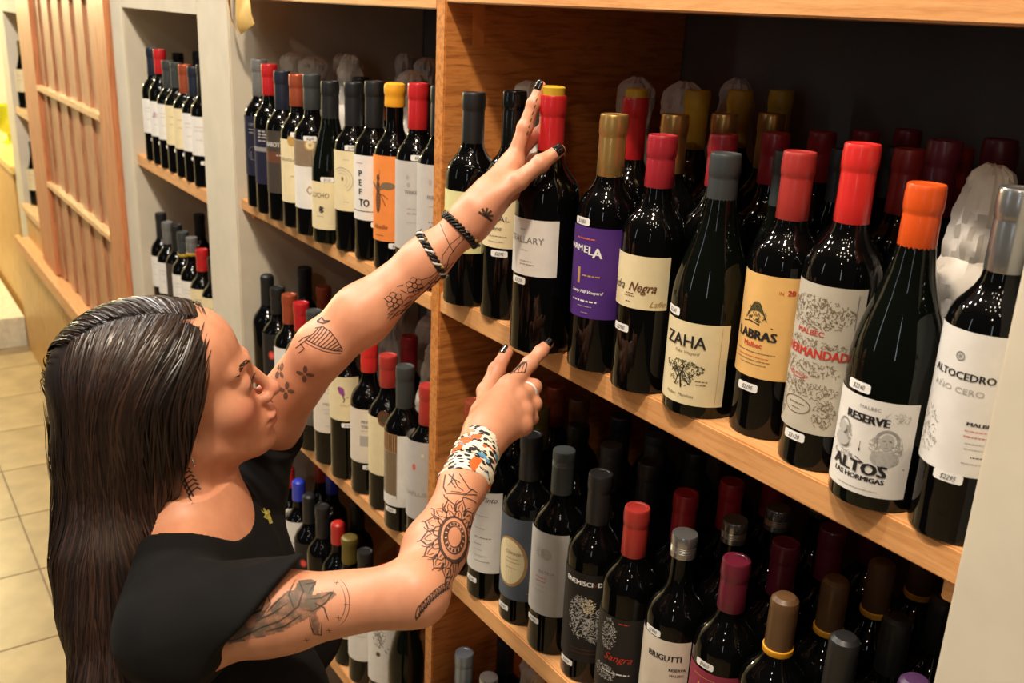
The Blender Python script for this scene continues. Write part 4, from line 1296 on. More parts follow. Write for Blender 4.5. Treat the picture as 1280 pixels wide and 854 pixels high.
_rp.color_ramp.elements[1].color = (1, 1, 1, 1)
_bp = _nt.nodes.new('ShaderNodeBump')
_bp.inputs['Strength'].default_value = .12
_bp.inputs['Distance'].default_value = .0006
_n2 = _nt.nodes.new('ShaderNodeTexNoise')
_n2.inputs['Scale'].default_value = 900
_nt.links.new(_nz.outputs['Fac'], _rp.inputs['Fac'])
_nt.links.new(_at.outputs['Color'], _mx.inputs[6])
_nt.links.new(_rp.outputs[0], _mx.inputs[7])
_nt.links.new(_mx.outputs[2], _b.inputs['Base Color'])
_nt.links.new(_n2.outputs['Fac'], _bp.inputs['Height'])
_nt.links.new(_bp.outputs[0], _b.inputs['Normal'])

allp = np.array(list(J.values()) + [hw((0, .13, 0)), hw((0, -.12, .12))])
V, Q = surface(f_body, np.minimum(allp.min(0) - .07, tw((0, 0, -.66)) - .2), allp.max(0) + .06, .0023)
body_me = np_mesh('body', V, Q)
q = (V - HC) @ HM.T / HS
tone = np.tile(np.array(srgb((217, 152, 118))), (len(V), 1))


def blush(c, r, col, k, qq=q):
    wgt = np.clip(1.2 - np.linalg.norm((qq - np.array(c)) / np.array(r), axis=1), 0, 1) * k
    global tone
    tone = tone * (1 - wgt[:, None]) + np.array(srgb(col)) * wgt[:, None]


for sx in (-1, 1):
    blush((sx * .042, .07, -.03), (.03, .03, .025), (222, 128, 112), .55)
    blush((sx * .034, .085, .004), (.02, .02, .014), (172, 112, 92), .45)
blush((0, .108, -.032), (.016, .016, .014), (222, 128, 110), .6)
blush((0, .097, -.0590), (.024, .016, .0072), (178, 84, 84), .95)
blush((0, .095, -.0690), (.021, .016, .0082), (184, 88, 86), .95)
for k in J:
    if k[1] in 'imrpt' and k[2:] in ('0', '1', '2', '3'):
        blush(J[k], (.013, .013, .013), (224, 146, 118), .45, V)
ca = body_me.color_attributes.new('tone', 'FLOAT_COLOR', 'POINT')
ca.data.foreach_set('color', np.hstack([tone, np.ones((len(V), 1))]).astype(np.float32).ravel())
body = wear('body', body_me, SKIN)
body_bvh = BVHTree.FromPolygons([tuple(v) for v in V], [tuple(f) for f in Q])

# ------------------------------------------------------------------ clothes
CLOTH = mat('black_cotton', (15, 14, 14), 0.9, var=0.25, scale=30, bump=0.3, spec=0.25)
DENIM = mat('black_denim', (26, 26, 32), 0.85, var=0.2, scale=60, bump=0.3, spec=0.2)
SHOE = mat('black_canvas', (20, 20, 20), 0.7)


def f_shirt(P):
    d = f_torso(P, .007)
    for s in 'LR':
        sh, el = J[s + 'sh'], J[s + 'el']
        a = nrm(el - sh)
        e = cap(P, sh, sh + (el - sh) * .62, .0560, .0540)
        cut = (P - SLV[s]) @ nrm(SLN[s])
        e = smax(e, cut, .004)
        d = smin(d, e, .03)
    for sx in (-1, 1):
        d = smin(d, cap(P, NOTCH + TL * sx * .05 - TF * .004, tw((sx * .13, .030, .010)), .018, .026), .03)
    # soft folds
    d = d + .0016 * np.sin(P @ np.array([60, 25, 48]) + 2.2 * np.sin(P @ np.array([18, -30, 22])))
    d = smax(d, -ell(P, NB + TF * .012 - TL * .018 + np.array([0, 0, .024]), (.073, .068, .062), TM), .006)
    d = smax(d, -(P[:, 2] + 1.10), .004)
    return d


SLV = dict(L=J['Lsh'] + (J['Lel'] - J['Lsh']) * .42, R=J['Rhem'])
SLN = dict(L=J['Lel'] - J['Lsh'], R=np.array([.613, .547, -.572]))
V2, Q2 = surface(f_shirt, tw((0, 0, -.60)) - .27, np.array([allp[:, 0].max(), allp[:, 1].max() - .1, MID[2] + .12]), .0031)
shirt = wear('t_shirt', np_mesh('t_shirt', V2, Q2), CLOTH)


def f_legs(P):
    d = ell(P, HIP, (.166, .122, .15), TM)
    for sx in (-1, 1):
        hp = HIP + TL * sx * .085 + np.array([0, 0, -.06])
        kn = HIP + TL * sx * .10 + TF * .03 + np.array([0, 0, -.42])
        an = HIP + TL * sx * .11 - TF * .01 + np.array([0, 0, -.76])
        d = smin(d, cap(P, hp, kn, .085, .060), .04)
        d = smin(d, cap(P, kn, an, .060, .048), .03)
    d = d + .0015 * np.sin(P @ np.array([40, 20, 90]))
    return smax(d, P[:, 2] - (HIP[2] + .10), .006)


V3, Q3 = surface(f_legs, HIP - np.array([.3, .3, .84]), HIP + np.array([.3, .3, .16]), .008)
wear('trousers', np_mesh('trousers', V3, Q3), DENIM)
for sx in (-1, 1):
    an = HIP + TL * sx * .11 - TF * .01
    an[2] = FLOOR

    def f_shoe(P):
        d = cap(P, an + np.array([0, 0, .046]) - TF * .02, an + TF * .15 + np.array([0, 0, .034]), .044, .036)
        d = smin(d, cap(P, an + np.array([0, 0, .06]), an + np.array([0, 0, .11]), .044, .048), .02)
        return smax(d, FLOOR + .001 - P[:, 2], .004)
    V4, Q4 = surface(f_shoe, an - np.array([.25, .25, .02]), an + np.array([.25, .25, .18]), .008)
    wear('shoe', np_mesh('shoe', V4, Q4), SHOE)
TATF = {'Rf': ((-0.7943, -0.2689, -0.5059), (-0.6224, 0.7205, 0.3058), (-0.6359, -0.6932, 0.3392), (0.4564, 0.0167, 0.8896)),
        'Ru': ((-0.7940, -0.4436, -0.5667), (0.5634, 0.7946, 0.2262), (-0.5373, 0.1444, 0.8309), (0.6276, -0.5897, 0.5083)),
        'Lf': ((-1.0339, -0.2119, -0.3263), (0.1960, 0.7430, 0.6400), (-0.4848, -0.4938, 0.7218), (0.8524, -0.4517, 0.2635)),
        'Lu': ((-1.1213, -0.3362, -0.5028), (0.5088, 0.3026, 0.8060), (-0.4962, -0.6620, 0.5618), (0.7035, -0.6857, -0.1867)),
        'Rh': ((-0.8869, -0.1556, -0.4519), (-0.5205, 0.7333, 0.4376), (-0.6398, -0.6742, 0.3689), (0.5655, -0.0880, 0.8200)),
        'Lh': ((-1.0118, -0.0858, -0.1954), (-0.0083, 0.5779, 0.8161), (-0.5441, -0.6873, 0.4812), (0.8390, -0.4400, 0.3201)),
        'N': ((-0.9731, -0.4859, -0.4986), (0.0000, 0.0000, 1.0000), (-0.2619, -0.9651, 0.0000), (0.9651, -0.2619, 0.0000)),
        'Lw': ((-1.0339, -0.2119, -0.3263), (0.1960, 0.7430, 0.6400), (-0.4848, -0.4938, 0.7218), (0.8524, -0.4517, 0.2635)),
        'L1': ((-1.1213, -0.3362, -0.5028), (0.5088, 0.3026, 0.8060), (-0.4962, -0.6620, 0.5618), (0.7035, -0.6857, -0.1867)),
        'L2': ((-1.1213, -0.3362, -0.5028), (0.5088, 0.3026, 0.8060), (-0.4962, -0.6620, 0.5618), (0.7035, -0.6857, -0.1867)),
        'L3': ((-1.1213, -0.3362, -0.5028), (0.5088, 0.3026, 0.8060), (-0.4962, -0.6620, 0.5618), (0.7035, -0.6857, -0.1867))}
TATS = [
('Rf', 1.0, 't', [-501,-206,-530,-208,-558,-206,-584,-199,-606,-189,-624,-175,-635,-159,-640,-141,-637,-123,-628,-105,-613,-88,-593,-75,-568,-64,-541,-57,-512,-54,-483,-56,-457,-63,-434,-73,-417,-87,-405,-103,-400,-121,-402,-140,-412,-158,-427,-175,-448,-189,-473,-199,-501,-206]),
('Rf', 1.2, 't', [-491,-243,-535,-246,-577,-243,-616,-233,-649,-217,-674,-197,-691,-172,-698,-146,-695,-118,-682,-92,-659,-67,-629,-46,-592,-30,-550,-20,-507,-16,-465,-19,-425,-28,-391,-44,-364,-64,-346,-89,-339,-116,-342,-145,-356,-172,-380,-197,-411,-218,-449,-233,-491,-243]),
('Rf', 2.6, 't', [-496,-224,-532,-227,-568,-224,-600,-216,-628,-203,-649,-186,-663,-166,-669,-143,-666,-120,-655,-98,-636,-78,-611,-60,-580,-47,-546,-38,-510,-35,-474,-38,-441,-46,-412,-58,-390,-76,-376,-96,-370,-119,-372,-142,-384,-165,-403,-186,-430,-203,-461,-216,-496,-224]),
('Rf', 2.8, 't', [-480,-287,-540,-291,-598,-286,-652,-272,-698,-250,-733,-221,-756,-188,-766,-151,-761,-113,-743,-77,-712,-43,-670,-14,-619,9,-562,23,-502,29,-442,25,-387,12,-339,-9,-302,-38,-277,-73,-267,-111,-271,-150,-291,-188,-324,-223,-368,-252,-421,-273,-480,-287]),
('Rf', 1.2, 's', [-499,-213,-493,-236]),
('Rf', 1.2, 's', [-551,-215,-559,-237]),
('Rf', 1.2, 's', [-597,-203,-618,-223]),
('Rf', 1.2, 's', [-632,-181,-662,-195]),
('Rf', 1.2, 's', [-650,-152,-684,-157]),
('Rf', 1.2, 's', [-648,-119,-682,-116]),
('Rf', 1.2, 's', [-627,-88,-656,-77]),
('Rf', 1.2, 's', [-590,-64,-609,-46]),
('Rf', 1.2, 's', [-543,-50,-548,-27]),
('Rf', 1.2, 's', [-491,-48,-483,-25]),
('Rf', 1.2, 's', [-444,-58,-423,-38]),
('Rf', 1.2, 's', [-408,-80,-377,-66]),
('Rf', 1.2, 's', [-390,-110,-353,-105]),
('Rf', 1.2, 's', [-391,-144,-355,-147]),
('Rf', 1.2, 's', [-413,-175,-383,-187]),
('Rf', 1.2, 's', [-451,-199,-432,-218]),
('Rf', 1.3, 't', [-417,-279,-421,-328,-462,-355,-512,-341,-541,-297]),
('Rf', 0.9, 't', [-476,-299,-466,-337]),
('Rf', 1.3, 't', [-550,-297,-592,-339,-646,-351,-676,-322,-666,-274]),
('Rf', 0.9, 't', [-615,-296,-635,-333]),
('Rf', 1.3, 't', [-674,-271,-740,-295,-792,-288,-796,-253,-751,-214]),
('Rf', 0.9, 't', [-726,-250,-770,-276]),
('Rf', 1.3, 't', [-755,-209,-828,-209,-866,-186,-842,-154,-775,-132]),
('Rf', 0.9, 't', [-781,-173,-838,-182]),
('Rf', 1.3, 't', [-774,-126,-835,-103,-849,-70,-804,-48,-731,-50]),
('Rf', 0.9, 't', [-769,-85,-822,-75]),
('Rf', 1.3, 't', [-726,-45,-759,-4,-745,31,-691,37,-632,11]),
('Rf', 0.9, 't', [-690,-9,-727,18]),
('Rf', 1.3, 't', [-624,14,-619,63,-580,91,-529,78,-500,35]),
('Rf', 0.9, 't', [-565,36,-575,73]),
('Rf', 1.3, 't', [-491,35,-449,79,-394,93,-362,64,-372,15]),
('Rf', 0.9, 't', [-426,36,-404,74]),
('Rf', 1.3, 't', [-365,12,-294,38,-237,33,-234,-4,-282,-46]),
('Rf', 0.9, 't', [-309,-9,-261,19]),
('Rf', 1.3, 't', [-278,-51,-199,-49,-156,-73,-183,-108,-257,-131]),
('Rf', 0.9, 't', [-249,-88,-188,-78]),
('Rf', 1.3, 't', [-258,-137,-191,-161,-175,-196,-225,-218,-304,-215]),
('Rf', 0.9, 't', [-263,-179,-205,-190]),
('Rf', 1.3, 't', [-309,-220,-274,-263,-288,-299,-347,-304,-408,-276]),
('Rf', 0.9, 't', [-347,-257,-308,-285]),
('Rf', 1.4, 't', [-820,-222,-911,-245,-1004,-208,-936,-146,-842,-139]),
('Rf', 0.9, 't', [-858,-209,-916,-213,-958,-201,-925,-177,-870,-163]),
('Rf', 0.9, 't', [-1004,-208,-1050,-216]),
('Rf', 1.4, 't', [-841,-132,-935,-128,-991,-67,-891,-28,-804,-48]),
('Rf', 0.9, 't', [-865,-109,-918,-96,-947,-73,-902,-60,-845,-63]),
('Rf', 0.9, 't', [-991,-67,-1036,-61]),
('Rf', 1.4, 't', [-799,-41,-877,-11,-886,63,-771,72,-709,28]),
('Rf', 0.9, 't', [-803,-13,-841,14,-851,44,-803,44,-755,25]),
('Rf', 0.9, 't', [-886,63,-920,81]),
('Rf', 1.4, 't', [-700,32,-747,84,-705,157,-599,133,-575,73]),
('Rf', 0.9, 't', [-685,61,-699,98,-687,129,-646,115,-616,83]),
('Rf', 0.9, 't', [-705,157,-723,185]),
('Rf', 1.4, 't', [-564,74,-569,138,-481,196,-405,141,-427,77]),
('Rf', 0.9, 't', [-530,98,-517,137,-485,164,-458,138,-455,99]),
('Rf', 0.9, 't', [-481,196,-477,228]),
('Rf', 1.4, 't', [-415,75,-376,138,-257,169,-230,94,-294,38]),
('Rf', 0.9, 't', [-370,88,-331,122,-283,139,-279,106,-303,68]),
('Rf', 0.9, 't', [-257,169,-230,199]),
('Rf', 1.4, 't', [-286,34,-207,82,-82,77,-112,-1,-207,-36]),
('Rf', 0.9, 't', [-237,33,-179,54,-126,56,-145,24,-194,-5]),
('Rf', 0.9, 't', [-82,77,-37,99]),
('Rf', 1.4, 't', [-203,-43,-100,-19,5,-59,-78,-125,-184,-130]),
('Rf', 0.9, 't', [-162,-57,-96,-54,-49,-67,-88,-92,-151,-106]),
('Rf', 0.9, 't', [5,-59,58,-52]),
('Rf', 1.4, 't', [-185,-138,-81,-145,-19,-212,-136,-250,-231,-225]),
('Rf', 0.9, 't', [-160,-163,-102,-178,-70,-204,-122,-216,-185,-211]),
('Rf', 0.9, 't', [-19,-212,32,-220]),
('Rf', 1.4, 't', [-237,-232,-153,-268,-148,-346,-273,-348,-337,-299]),
('Rf', 0.9, 't', [-234,-262,-194,-292,-185,-324,-237,-321,-288,-299]),
('Rf', 0.9, 't', [-148,-346,-110,-368]),
('Rf', 0.8, 't', [-889,-157,-972,-127,-996,-111]),
('Rf', 0.8, 't', [-857,-51,-909,0,-920,23]),
('Rf', 0.8, 't', [-758,40,-768,104,-762,128]),
('Rf', 0.8, 't', [-609,98,-574,162,-551,185]),
('Rf', 0.8, 't', [-438,111,-362,163,-327,178]),
('Rf', 0.8, 't', [-280,75,-177,102,-136,107]),
('Rf', 0.8, 't', [-169,-6,-60,-9,-21,-16]),
('Rf', 0.8, 't', [-130,-113,-38,-146,-11,-165]),
('Rf', 0.8, 't', [-172,-224,-118,-281,-107,-305]),
('Rf', 1.1, 't', [315,215,126,177,14,119,34,43,83,-61,220,-109]),
('Rf', 1.1, 't', [308,185,222,98,153,47,124,-29]),
('Rf', 1.1, 't', [317,84,236,-10,197,-70,231,-171]),
('Rf', 1.1, 't', [144,146,238,113,208,37]),
('Rf', 1.1, 't', [57,88,81,3,106,-81,211,-178]),
('Rf', 1.1, 't', [310,138,203,129,124,55]),
('Rf', 1.1, 't', [1,142,-54,113,-81,58]),
('Rf', 1.1, 't', [43,-56,84,-126,139,-201]),
('Rf', 0.9, 't', [-1375,-121,-1399,-123,-1415,-111,-1414,-93,-1397,-80,-1373,-78,-1357,-89,-1358,-107,-1375,-121]),
('Rf', 0.8, 't', [-1433,-101,-1394,-103,-1399,-130]),
('Rf', 0.9, 't', [-1344,-135,-1367,-137,-1383,-125,-1383,-107,-1365,-93,-1342,-92,-1326,-103,-1326,-121,-1344,-135]),
('Rf', 0.8, 't', [-1402,-115,-1363,-117,-1368,-144]),
('Rf', 0.9, 't', [-1312,-149,-1336,-151,-1352,-139,-1351,-121,-1334,-107,-1310,-106,-1294,-117,-1295,-135,-1312,-149]),
('Rf', 0.8, 't', [-1370,-129,-1331,-131,-1336,-158]),
('Rf', 0.9, 't', [-1280,-163,-1304,-165,-1320,-153,-1319,-135,-1302,-121,-1278,-120,-1262,-131,-1263,-149,-1280,-163]),
('Rf', 0.8, 't', [-1339,-143,-1299,-145,-1305,-172]),
('Rf', 0.9, 't', [-1248,-177,-1272,-179,-1288,-167,-1288,-149,-1270,-135,-1246,-134,-1230,-145,-1230,-164,-1248,-177]),
('Rf', 0.8, 't', [-1307,-157,-1267,-159,-1273,-186]),
('Rf', 0.9, 't', [-1216,-192,-1240,-193,-1256,-181,-1256,-163,-1238,-149,-1214,-148,-1197,-160,-1198,-178,-1216,-192]),
('Rf', 0.8, 't', [-1275,-171,-1235,-173,-1240,-200]),
('Rf', 0.9, 't', [-1183,-206,-1208,-207,-1224,-195,-1223,-177,-1206,-163,-1181,-162,-1165,-174,-1166,-192,-1183,-206]),
('Rf', 0.8, 't', [-1243,-185,-1203,-188,-1208,-215]),
('Rf', 0.9, 't', [-1151,-220,-1175,-222,-1192,-210,-1191,-191,-1173,-178,-1149,-176,-1132,-188,-1133,-206,-1151,-220]),
('Rf', 0.8, 't', [-1211,-200,-1170,-202,-1176,-229]),
('Rf', 0.9, 't', [-1118,-235,-1143,-236,-1159,-224,-1158,-206,-1141,-192,-1116,-191,-1099,-202,-1100,-221,-1118,-235]),
('Rf', 0.8, 't', [-1178,-214,-1138,-216,-1143,-244]),
('Rf', 0.9, 't', [-1085,-249,-1110,-250,-1127,-238,-1126,-220,-1108,-206,-1083,-205,-1066,-217,-1067,-235,-1085,-249]),
('Rf', 0.8, 't', [-1146,-228,-1105,-231,-1110,-258]),
('Rf', 0.9, 't', [-1052,-264,-1077,-265,-1094,-253,-1093,-235,-1075,-221,-1050,-219,-1033,-231,-1034,-250,-1052,-264]),
('Rf', 0.8, 't', [-1113,-243,-1072,-245,-1077,-273]),
('Rf', 0.9, 't', [-1019,-278,-1044,-280,-1061,-268,-1060,-249,-1042,-235,-1017,-234,-1000,-246,-1000,-265,-1019,-278]),
('Rf', 0.8, 't', [-1080,-257,-1039,-260,-1044,-287]),
('Rf', 0.9, 't', [-1030,-257,-929,-256,-844,-261]),
('Rf', 0.9, 't', [-1083,-233,-982,-214,-902,-212]),
('Ru', 0.0, 'f', [-647,-236,-433,-212,-213,-204,8,-174,175,-114,251,-86,236,-228,289,-258,341,-144,319,-50,414,13,535,87,506,122,379,140,296,121,324,240,247,282,149,280,108,193,43,187,-10,149,-97,84,-166,48,-118,210,-222,148,-346,42,-503,-74]),
('Ru', 1.8, 'g', [148,265,203,165,158,33,19,-54]),
('Ru', 1.8, 'g', [117,285,72,152,123,8]),
('Ru', 1.8, 'g', [209,225,307,227,248,128]),
('Ru', 1.8, 'g', [227,85,373,79,490,124,416,28,281,-30,202,-4]),
('Ru', 1.8, 'g', [304,43,395,-15,414,-139]),
('Ru', 1.8, 'g', [244,-70,243,-237,305,-260,349,-145]),
('Ru', 1.8, 'g', [40,157,-48,93,-137,13]),
('Ru', 1.8, 'g', [-135,212,-96,99,-188,-10,-243,-79]),
('Ru', 1.8, 'g', [-113,-82,-247,-124,-430,-175,-579,-200]),
('Ru', 1.8, 'g', [-350,-3,-182,50,-121,180]),
('Ru', 1.8, 'g', [121,-8,-31,-78,-213,-113]),
('Ru', 1.8, 'g', [64,77,-72,4,-256,-47]),
('Ru', 1.8, 'g', [182,-46,12,-129,-168,-150]),
('Ru', 0.9, 'g', [535,226,555,212,574,195,591,176,605,154,617,131,627,105,634,79,638,52,639,24,637,-4,633,-31,626,-57,616,-82,604,-106,589,-127,572,-147,554,-164,534,-178,512,-189,490,-197]),
('Ru', 0.8, 'g', [550,173,564,153,576,131,586,108,593,84,597,59,599,34,599,9,595,-16,589,-41,581,-64,570,-86,557,-107,542,-125,525,-141,507,-155,487,-166]),
('Ru', 0.9, 'g', [580,-11,628,-17]),
('Ru', 0.9, 'g', [607,8,602,-37]),
('Ru', 0.9, 'g', [488,-119,536,-126]),
('Ru', 0.9, 'g', [515,-100,510,-145]),
('Ru', 0.9, 'g', [365,-223,413,-230]),
('Ru', 0.9, 'g', [391,-204,387,-249]),
('Ru', 0.9, 'g', [134,-282,182,-288]),
('Ru', 0.9, 'g', [160,-263,156,-307]),
('Ru', 0.9, 'g', [490,201,538,194]),
('Ru', 0.9, 'g', [517,220,512,175]),
('Lf', 1.0, 't', [-85,-143,-103,-154,-124,-152,-140,-138,-144,-118,-136,-99,-118,-88,-97,-90,-81,-103,-76,-124,-85,-143]),
('Lf', 1.0, 't', [-43,-202,-65,-213,-91,-206,-109,-185,-110,-159,-94,-141,-69,-139,-45,-154,-35,-179,-43,-202]),
('Lf', 1.0, 't', [-109,-207,-131,-218,-157,-211,-175,-190,-176,-164,-160,-146,-135,-144,-111,-159,-101,-184,-109,-207]),
('Lf', 1.0, 't', [-146,-152,-168,-163,-194,-156,-212,-135,-213,-110,-197,-92,-172,-90,-148,-104,-138,-129,-146,-152]),
('Lf', 1.0, 't', [-116,-93,-138,-104,-164,-97,-182,-76,-184,-51,-168,-33,-143,-30,-119,-45,-109,-70,-116,-93]),
('Lf', 1.0, 't', [-50,-88,-72,-99,-98,-92,-116,-71,-118,-46,-102,-28,-77,-26,-53,-40,-43,-65,-50,-88]),
('Lf', 1.0, 't', [-14,-143,-36,-153,-62,-147,-80,-126,-81,-100,-65,-82,-40,-80,-16,-95,-6,-119,-14,-143]),
('Lf', 1.0, 't', [214,-169,196,-180,175,-178,159,-165,154,-144,163,-125,181,-114,202,-116,217,-129,222,-150,214,-169]),
('Lf', 1.0, 't', [256,-228,234,-239,208,-232,190,-211,188,-186,204,-167,230,-165,253,-180,264,-205,256,-228]),
('Lf', 1.0, 't', [190,-233,168,-244,142,-237,124,-216,122,-190,138,-172,164,-170,187,-185,198,-210,190,-233]),
('Lf', 1.0, 't', [153,-178,131,-189,105,-182,87,-161,85,-136,101,-118,127,-116,150,-130,161,-155,153,-178]),
('Lf', 1.0, 't', [182,-119,160,-130,134,-123,116,-102,114,-77,130,-59,156,-56,179,-71,190,-96,182,-119]),
('Lf', 1.0, 't', [248,-114,226,-125,200,-118,182,-97,180,-72,196,-54,222,-51,245,-66,256,-91,248,-114]),
('Lf', 1.0, 't', [285,-169,263,-179,237,-173,219,-152,217,-126,233,-108,259,-106,282,-121,293,-145,285,-169]),
('Lf', 1.0, 't', [-186,-17,-166,-111]),
('Lf', 1.0, 't', [-285,-189,-173,-208,-91,-202]),
('Lf', 1.0, 't', [-267,-256,-157,-248]),
('Lf', 1.0, 't', [24,-70,57,-150]),
('Lf', 1.0, 't', [-73,-269,94,-285,314,-268,493,-242,671,-215]),
('Lf', 1.0, 't', [-120,-280,98,-339,331,-309,542,-259,728,-238]),
('Lf', 1.0, 't', [72,-162,243,-232,450,-231,641,-189]),
('Lf', 1.0, 't', [-168,-290,-27,-335,153,-335]),
('Lf', 1.0, 't', [292,-146,406,-193,531,-197]),
('Lf', 1.0, 't', [20,-15,92,-51]),
('Lf', 1.0, 't', [10,-263,15,-346]),
('Lf', 1.0, 't', [135,-268,168,-348]),
('Lf', 1.0, 't', [338,-212,344,-294]),
('Lf', 1.0, 't', [546,-210,675,-90,839,-51,992,-53]),
('Lf', 1.0, 't', [577,-263,722,-156,886,-116,1024,-106]),
('Lf', 1.0, 't', [938,272,874,123,824,-38]),
('Lf', 1.0, 't', [824,-38,805,-150]),
('Lf', 0.9, 't', [100,-298,141,-310,205,-311]),
('Lf', 0.9, 't', [317,-333,355,-348,422,-346]),
('Lf', 0.9, 't', [-275,-202,-238,-219,-170,-215]),
('Lf', 0.9, 't', [101,-320,160,-312,206,-333]),
('Lf', 0.9, 't', [46,-224,94,-228,151,-237]),
('Lf', 0.9, 't', [141,-207,197,-202,246,-220]),
('Lf', 0.9, 't', [-151,-282,-109,-293,-47,-295]),
('Lf', 0.9, 't', [-220,-255,-162,-248,-116,-268]),
('Lf', 0.9, 't', [159,-225,221,-214,264,-238]),
('Lf', 0.9, 't', [323,-262,379,-257,428,-275]),
('Lf', 0.9, 't', [331,-352,385,-350,436,-366]),
('Lf', 0.9, 't', [351,-311,395,-320,456,-324]),
('Lf', 0.9, 't', [-204,-277,-161,-286,-100,-290]),
('Lf', 0.9, 't', [318,-353,372,-351,423,-366]),
('Lf', 0.9, 't', [-19,-203,39,-196,86,-216]),
('Lf', 0.9, 't', [-233,-187,-187,-193,-129,-200]),
('Lf', 0.9, 't', [-314,-225,-261,-223,-209,-238]),
('Lf', 0.9, 't', [-120,-274,-71,-277,-16,-287]),
('Lf', 0.9, 't', [-82,-235,-39,-244,23,-248]),
('Lf', 0.9, 't', [-308,-265,-247,-255,-204,-278]),
('Lf', 0.9, 't', [176,-324,237,-313,280,-337]),
('Lf', 0.9, 't', [250,-272,297,-278,355,-285]),
('Lf', 0.9, 't', [-245,-151,-189,-145,-141,-164]),
('Lf', 0.9, 't', [382,-270,424,-281,487,-283]),
('Lf', 0.9, 't', [288,-355,341,-354,393,-368]),
('Lf', 0.9, 't', [-60,-244,-18,-256,45,-257]),
('Lw', 1.3, 't', [-1031,240,-947,192,-913,86,-926,-44,-953,-163]),
('Lw', 1.5, 't', [-1193,201,-1153,102,-1099,-10,-1032,-107,-966,-177]),
('Lw', 1.1, 't', [-1226,192,-1187,93,-1133,-19,-1065,-116,-1000,-187]),
('Lw', 1.5, 't', [-1193,201,-1057,205,-991,217]),
('Lw', 1.5, 't', [-1180,169,-1036,180,-960,200]),
('Lw', 1.5, 't', [-1167,136,-1019,149,-940,170]),
('Lw', 1.5, 't', [-1154,104,-1006,114,-927,132]),
('Lw', 1.5, 't', [-1136,68,-991,76,-915,93]),
('Lw', 1.5, 't', [-1119,31,-983,35,-917,47]),
('Lw', 1.5, 't', [-1101,-5,-977,-7,-922,0]),
('Lw', 1.5, 't', [-1079,-38,-969,-47,-927,-47]),
('Lw', 1.5, 't', [-1057,-70,-962,-84,-936,-90]),
('Lw', 1.5, 't', [-1035,-102,-956,-122,-946,-133]),
('Lw', 1.5, 't', [-1014,-126,-949,-149,-953,-163]),
('Lw', 2.2, 't', [-966,286,-891,285,-895,237,-837,187,-921,221,-966,286]),
('Lw', 1.5, 't', [-1193,201,-1268,202,-1364,209]),
('Lw', 1.5, 't', [-1132,212,-1209,241,-1284,242]),
('Lw', 1.5, 't', [-1282,215,-1278,134,-1373,140]),
('Lu', 6.6, 'd', [792,243,797,209,801,176]),
('Lu', 6.6, 'd', [771,256,727,252,685,248]),
('Lu', 6.6, 'd', [788,273,784,307,779,340]),
('Lu', 6.6, 'd', [809,260,853,263,895,267]),
('L1', 6.6, 'd', [1083,-26,1108,-66,1131,-103]),
('L1', 6.6, 'd', [1051,-18,1000,-38,952,-58]),
('L1', 6.6, 'd', [1062,8,1037,48,1013,86]),
('L1', 6.6, 'd', [1094,0,1144,20,1192,40]),
('L2', 6.6, 'd', [708,38,734,2,758,-32]),
('L2', 6.6, 'd', [678,44,631,23,587,3]),
('L2', 6.6, 'd', [687,68,661,104,637,138]),
('L2', 6.6, 'd', [717,62,763,82,807,102]),
('L3', 6.6, 'd', [342,77,361,43,379,11]),
('L3', 6.6, 'd', [314,85,269,70,226,55]),
('L3', 6.6, 'd', [325,107,306,141,288,174]),
('L3', 6.6, 'd', [353,99,397,114,440,129]),
('Lh', 3.0, 't', [-532,-140,-534,-81,-535,-43]),
('Lh', 3.0, 't', [-532,-140,-499,-92,-477,-60]),
('Lh', 3.0, 't', [-532,-140,-477,-121,-439,-108]),
('Lh', 3.0, 't', [-532,-140,-476,-157,-438,-168]),
('Lh', 3.0, 't', [-532,-140,-496,-187,-472,-218]),
('Lh', 3.0, 't', [-532,-140,-531,-198,-529,-238]),
('Lh', 1.3, 't', [620,-59,665,-55]),
('Lh', 1.3, 't', [699,-37,744,-33]),
('Lh', 1.3, 't', [779,-15,823,-11]),
('Lh', 1.3, 't', [858,7,902,11]),
('Lh', 1.3, 't', [937,29,981,33]),
('Lh', 1.3, 't', [1016,51,1061,55]),
('Rh', 1.0, 't', [609,42,682,16,778,-25]),
('Rh', 1.0, 't', [642,22,733,2,803,-42]),
('Rh', 1.0, 't', [676,3,784,-11,829,-60]),
('Rh', 1.0, 't', [710,-17,835,-25,855,-78]),
('Rh', 0.9, 't', [614,12,710,15,818,-21]),
('Rh', 0.9, 't', [636,-23,730,-16,827,-34]),
('Rh', 0.9, 't', [658,-58,750,-48,835,-47]),
('Rh', 0.9, 't', [680,-93,770,-80,843,-60]),
('Rh', 1.1, 't', [559,55,614,12,697,-98,823,-73,830,-16,699,33,559,55]),
('N', 2.2, 't', [173,104,214,45,181,6]),
('N', 2.2, 't', [173,104,120,131,79,101]),
('N', 2.2, 't', [122,86,163,27,130,-12]),
('N', 2.2, 't', [122,86,69,113,27,83]),
('N', 2.2, 't', [71,68,111,8,78,-31]),
('N', 2.2, 't', [71,68,17,95,-25,65]),
('N', 2.2, 't', [19,50,60,-10,27,-49]),
('N', 2.2, 't', [19,50,-35,77,-77,47]),
('N', 2.2, 't', [-32,31,8,-28,-25,-68]),
('N', 2.2, 't', [-32,31,-87,59,-129,29]),
('N', 2.2, 't', [-85,13,-44,-47,-78,-86]),
('N', 2.2, 't', [-85,13,-139,41,-181,10]),
('N', 2.2, 't', [194,119,76,77,-43,35,-145,-8]),
]

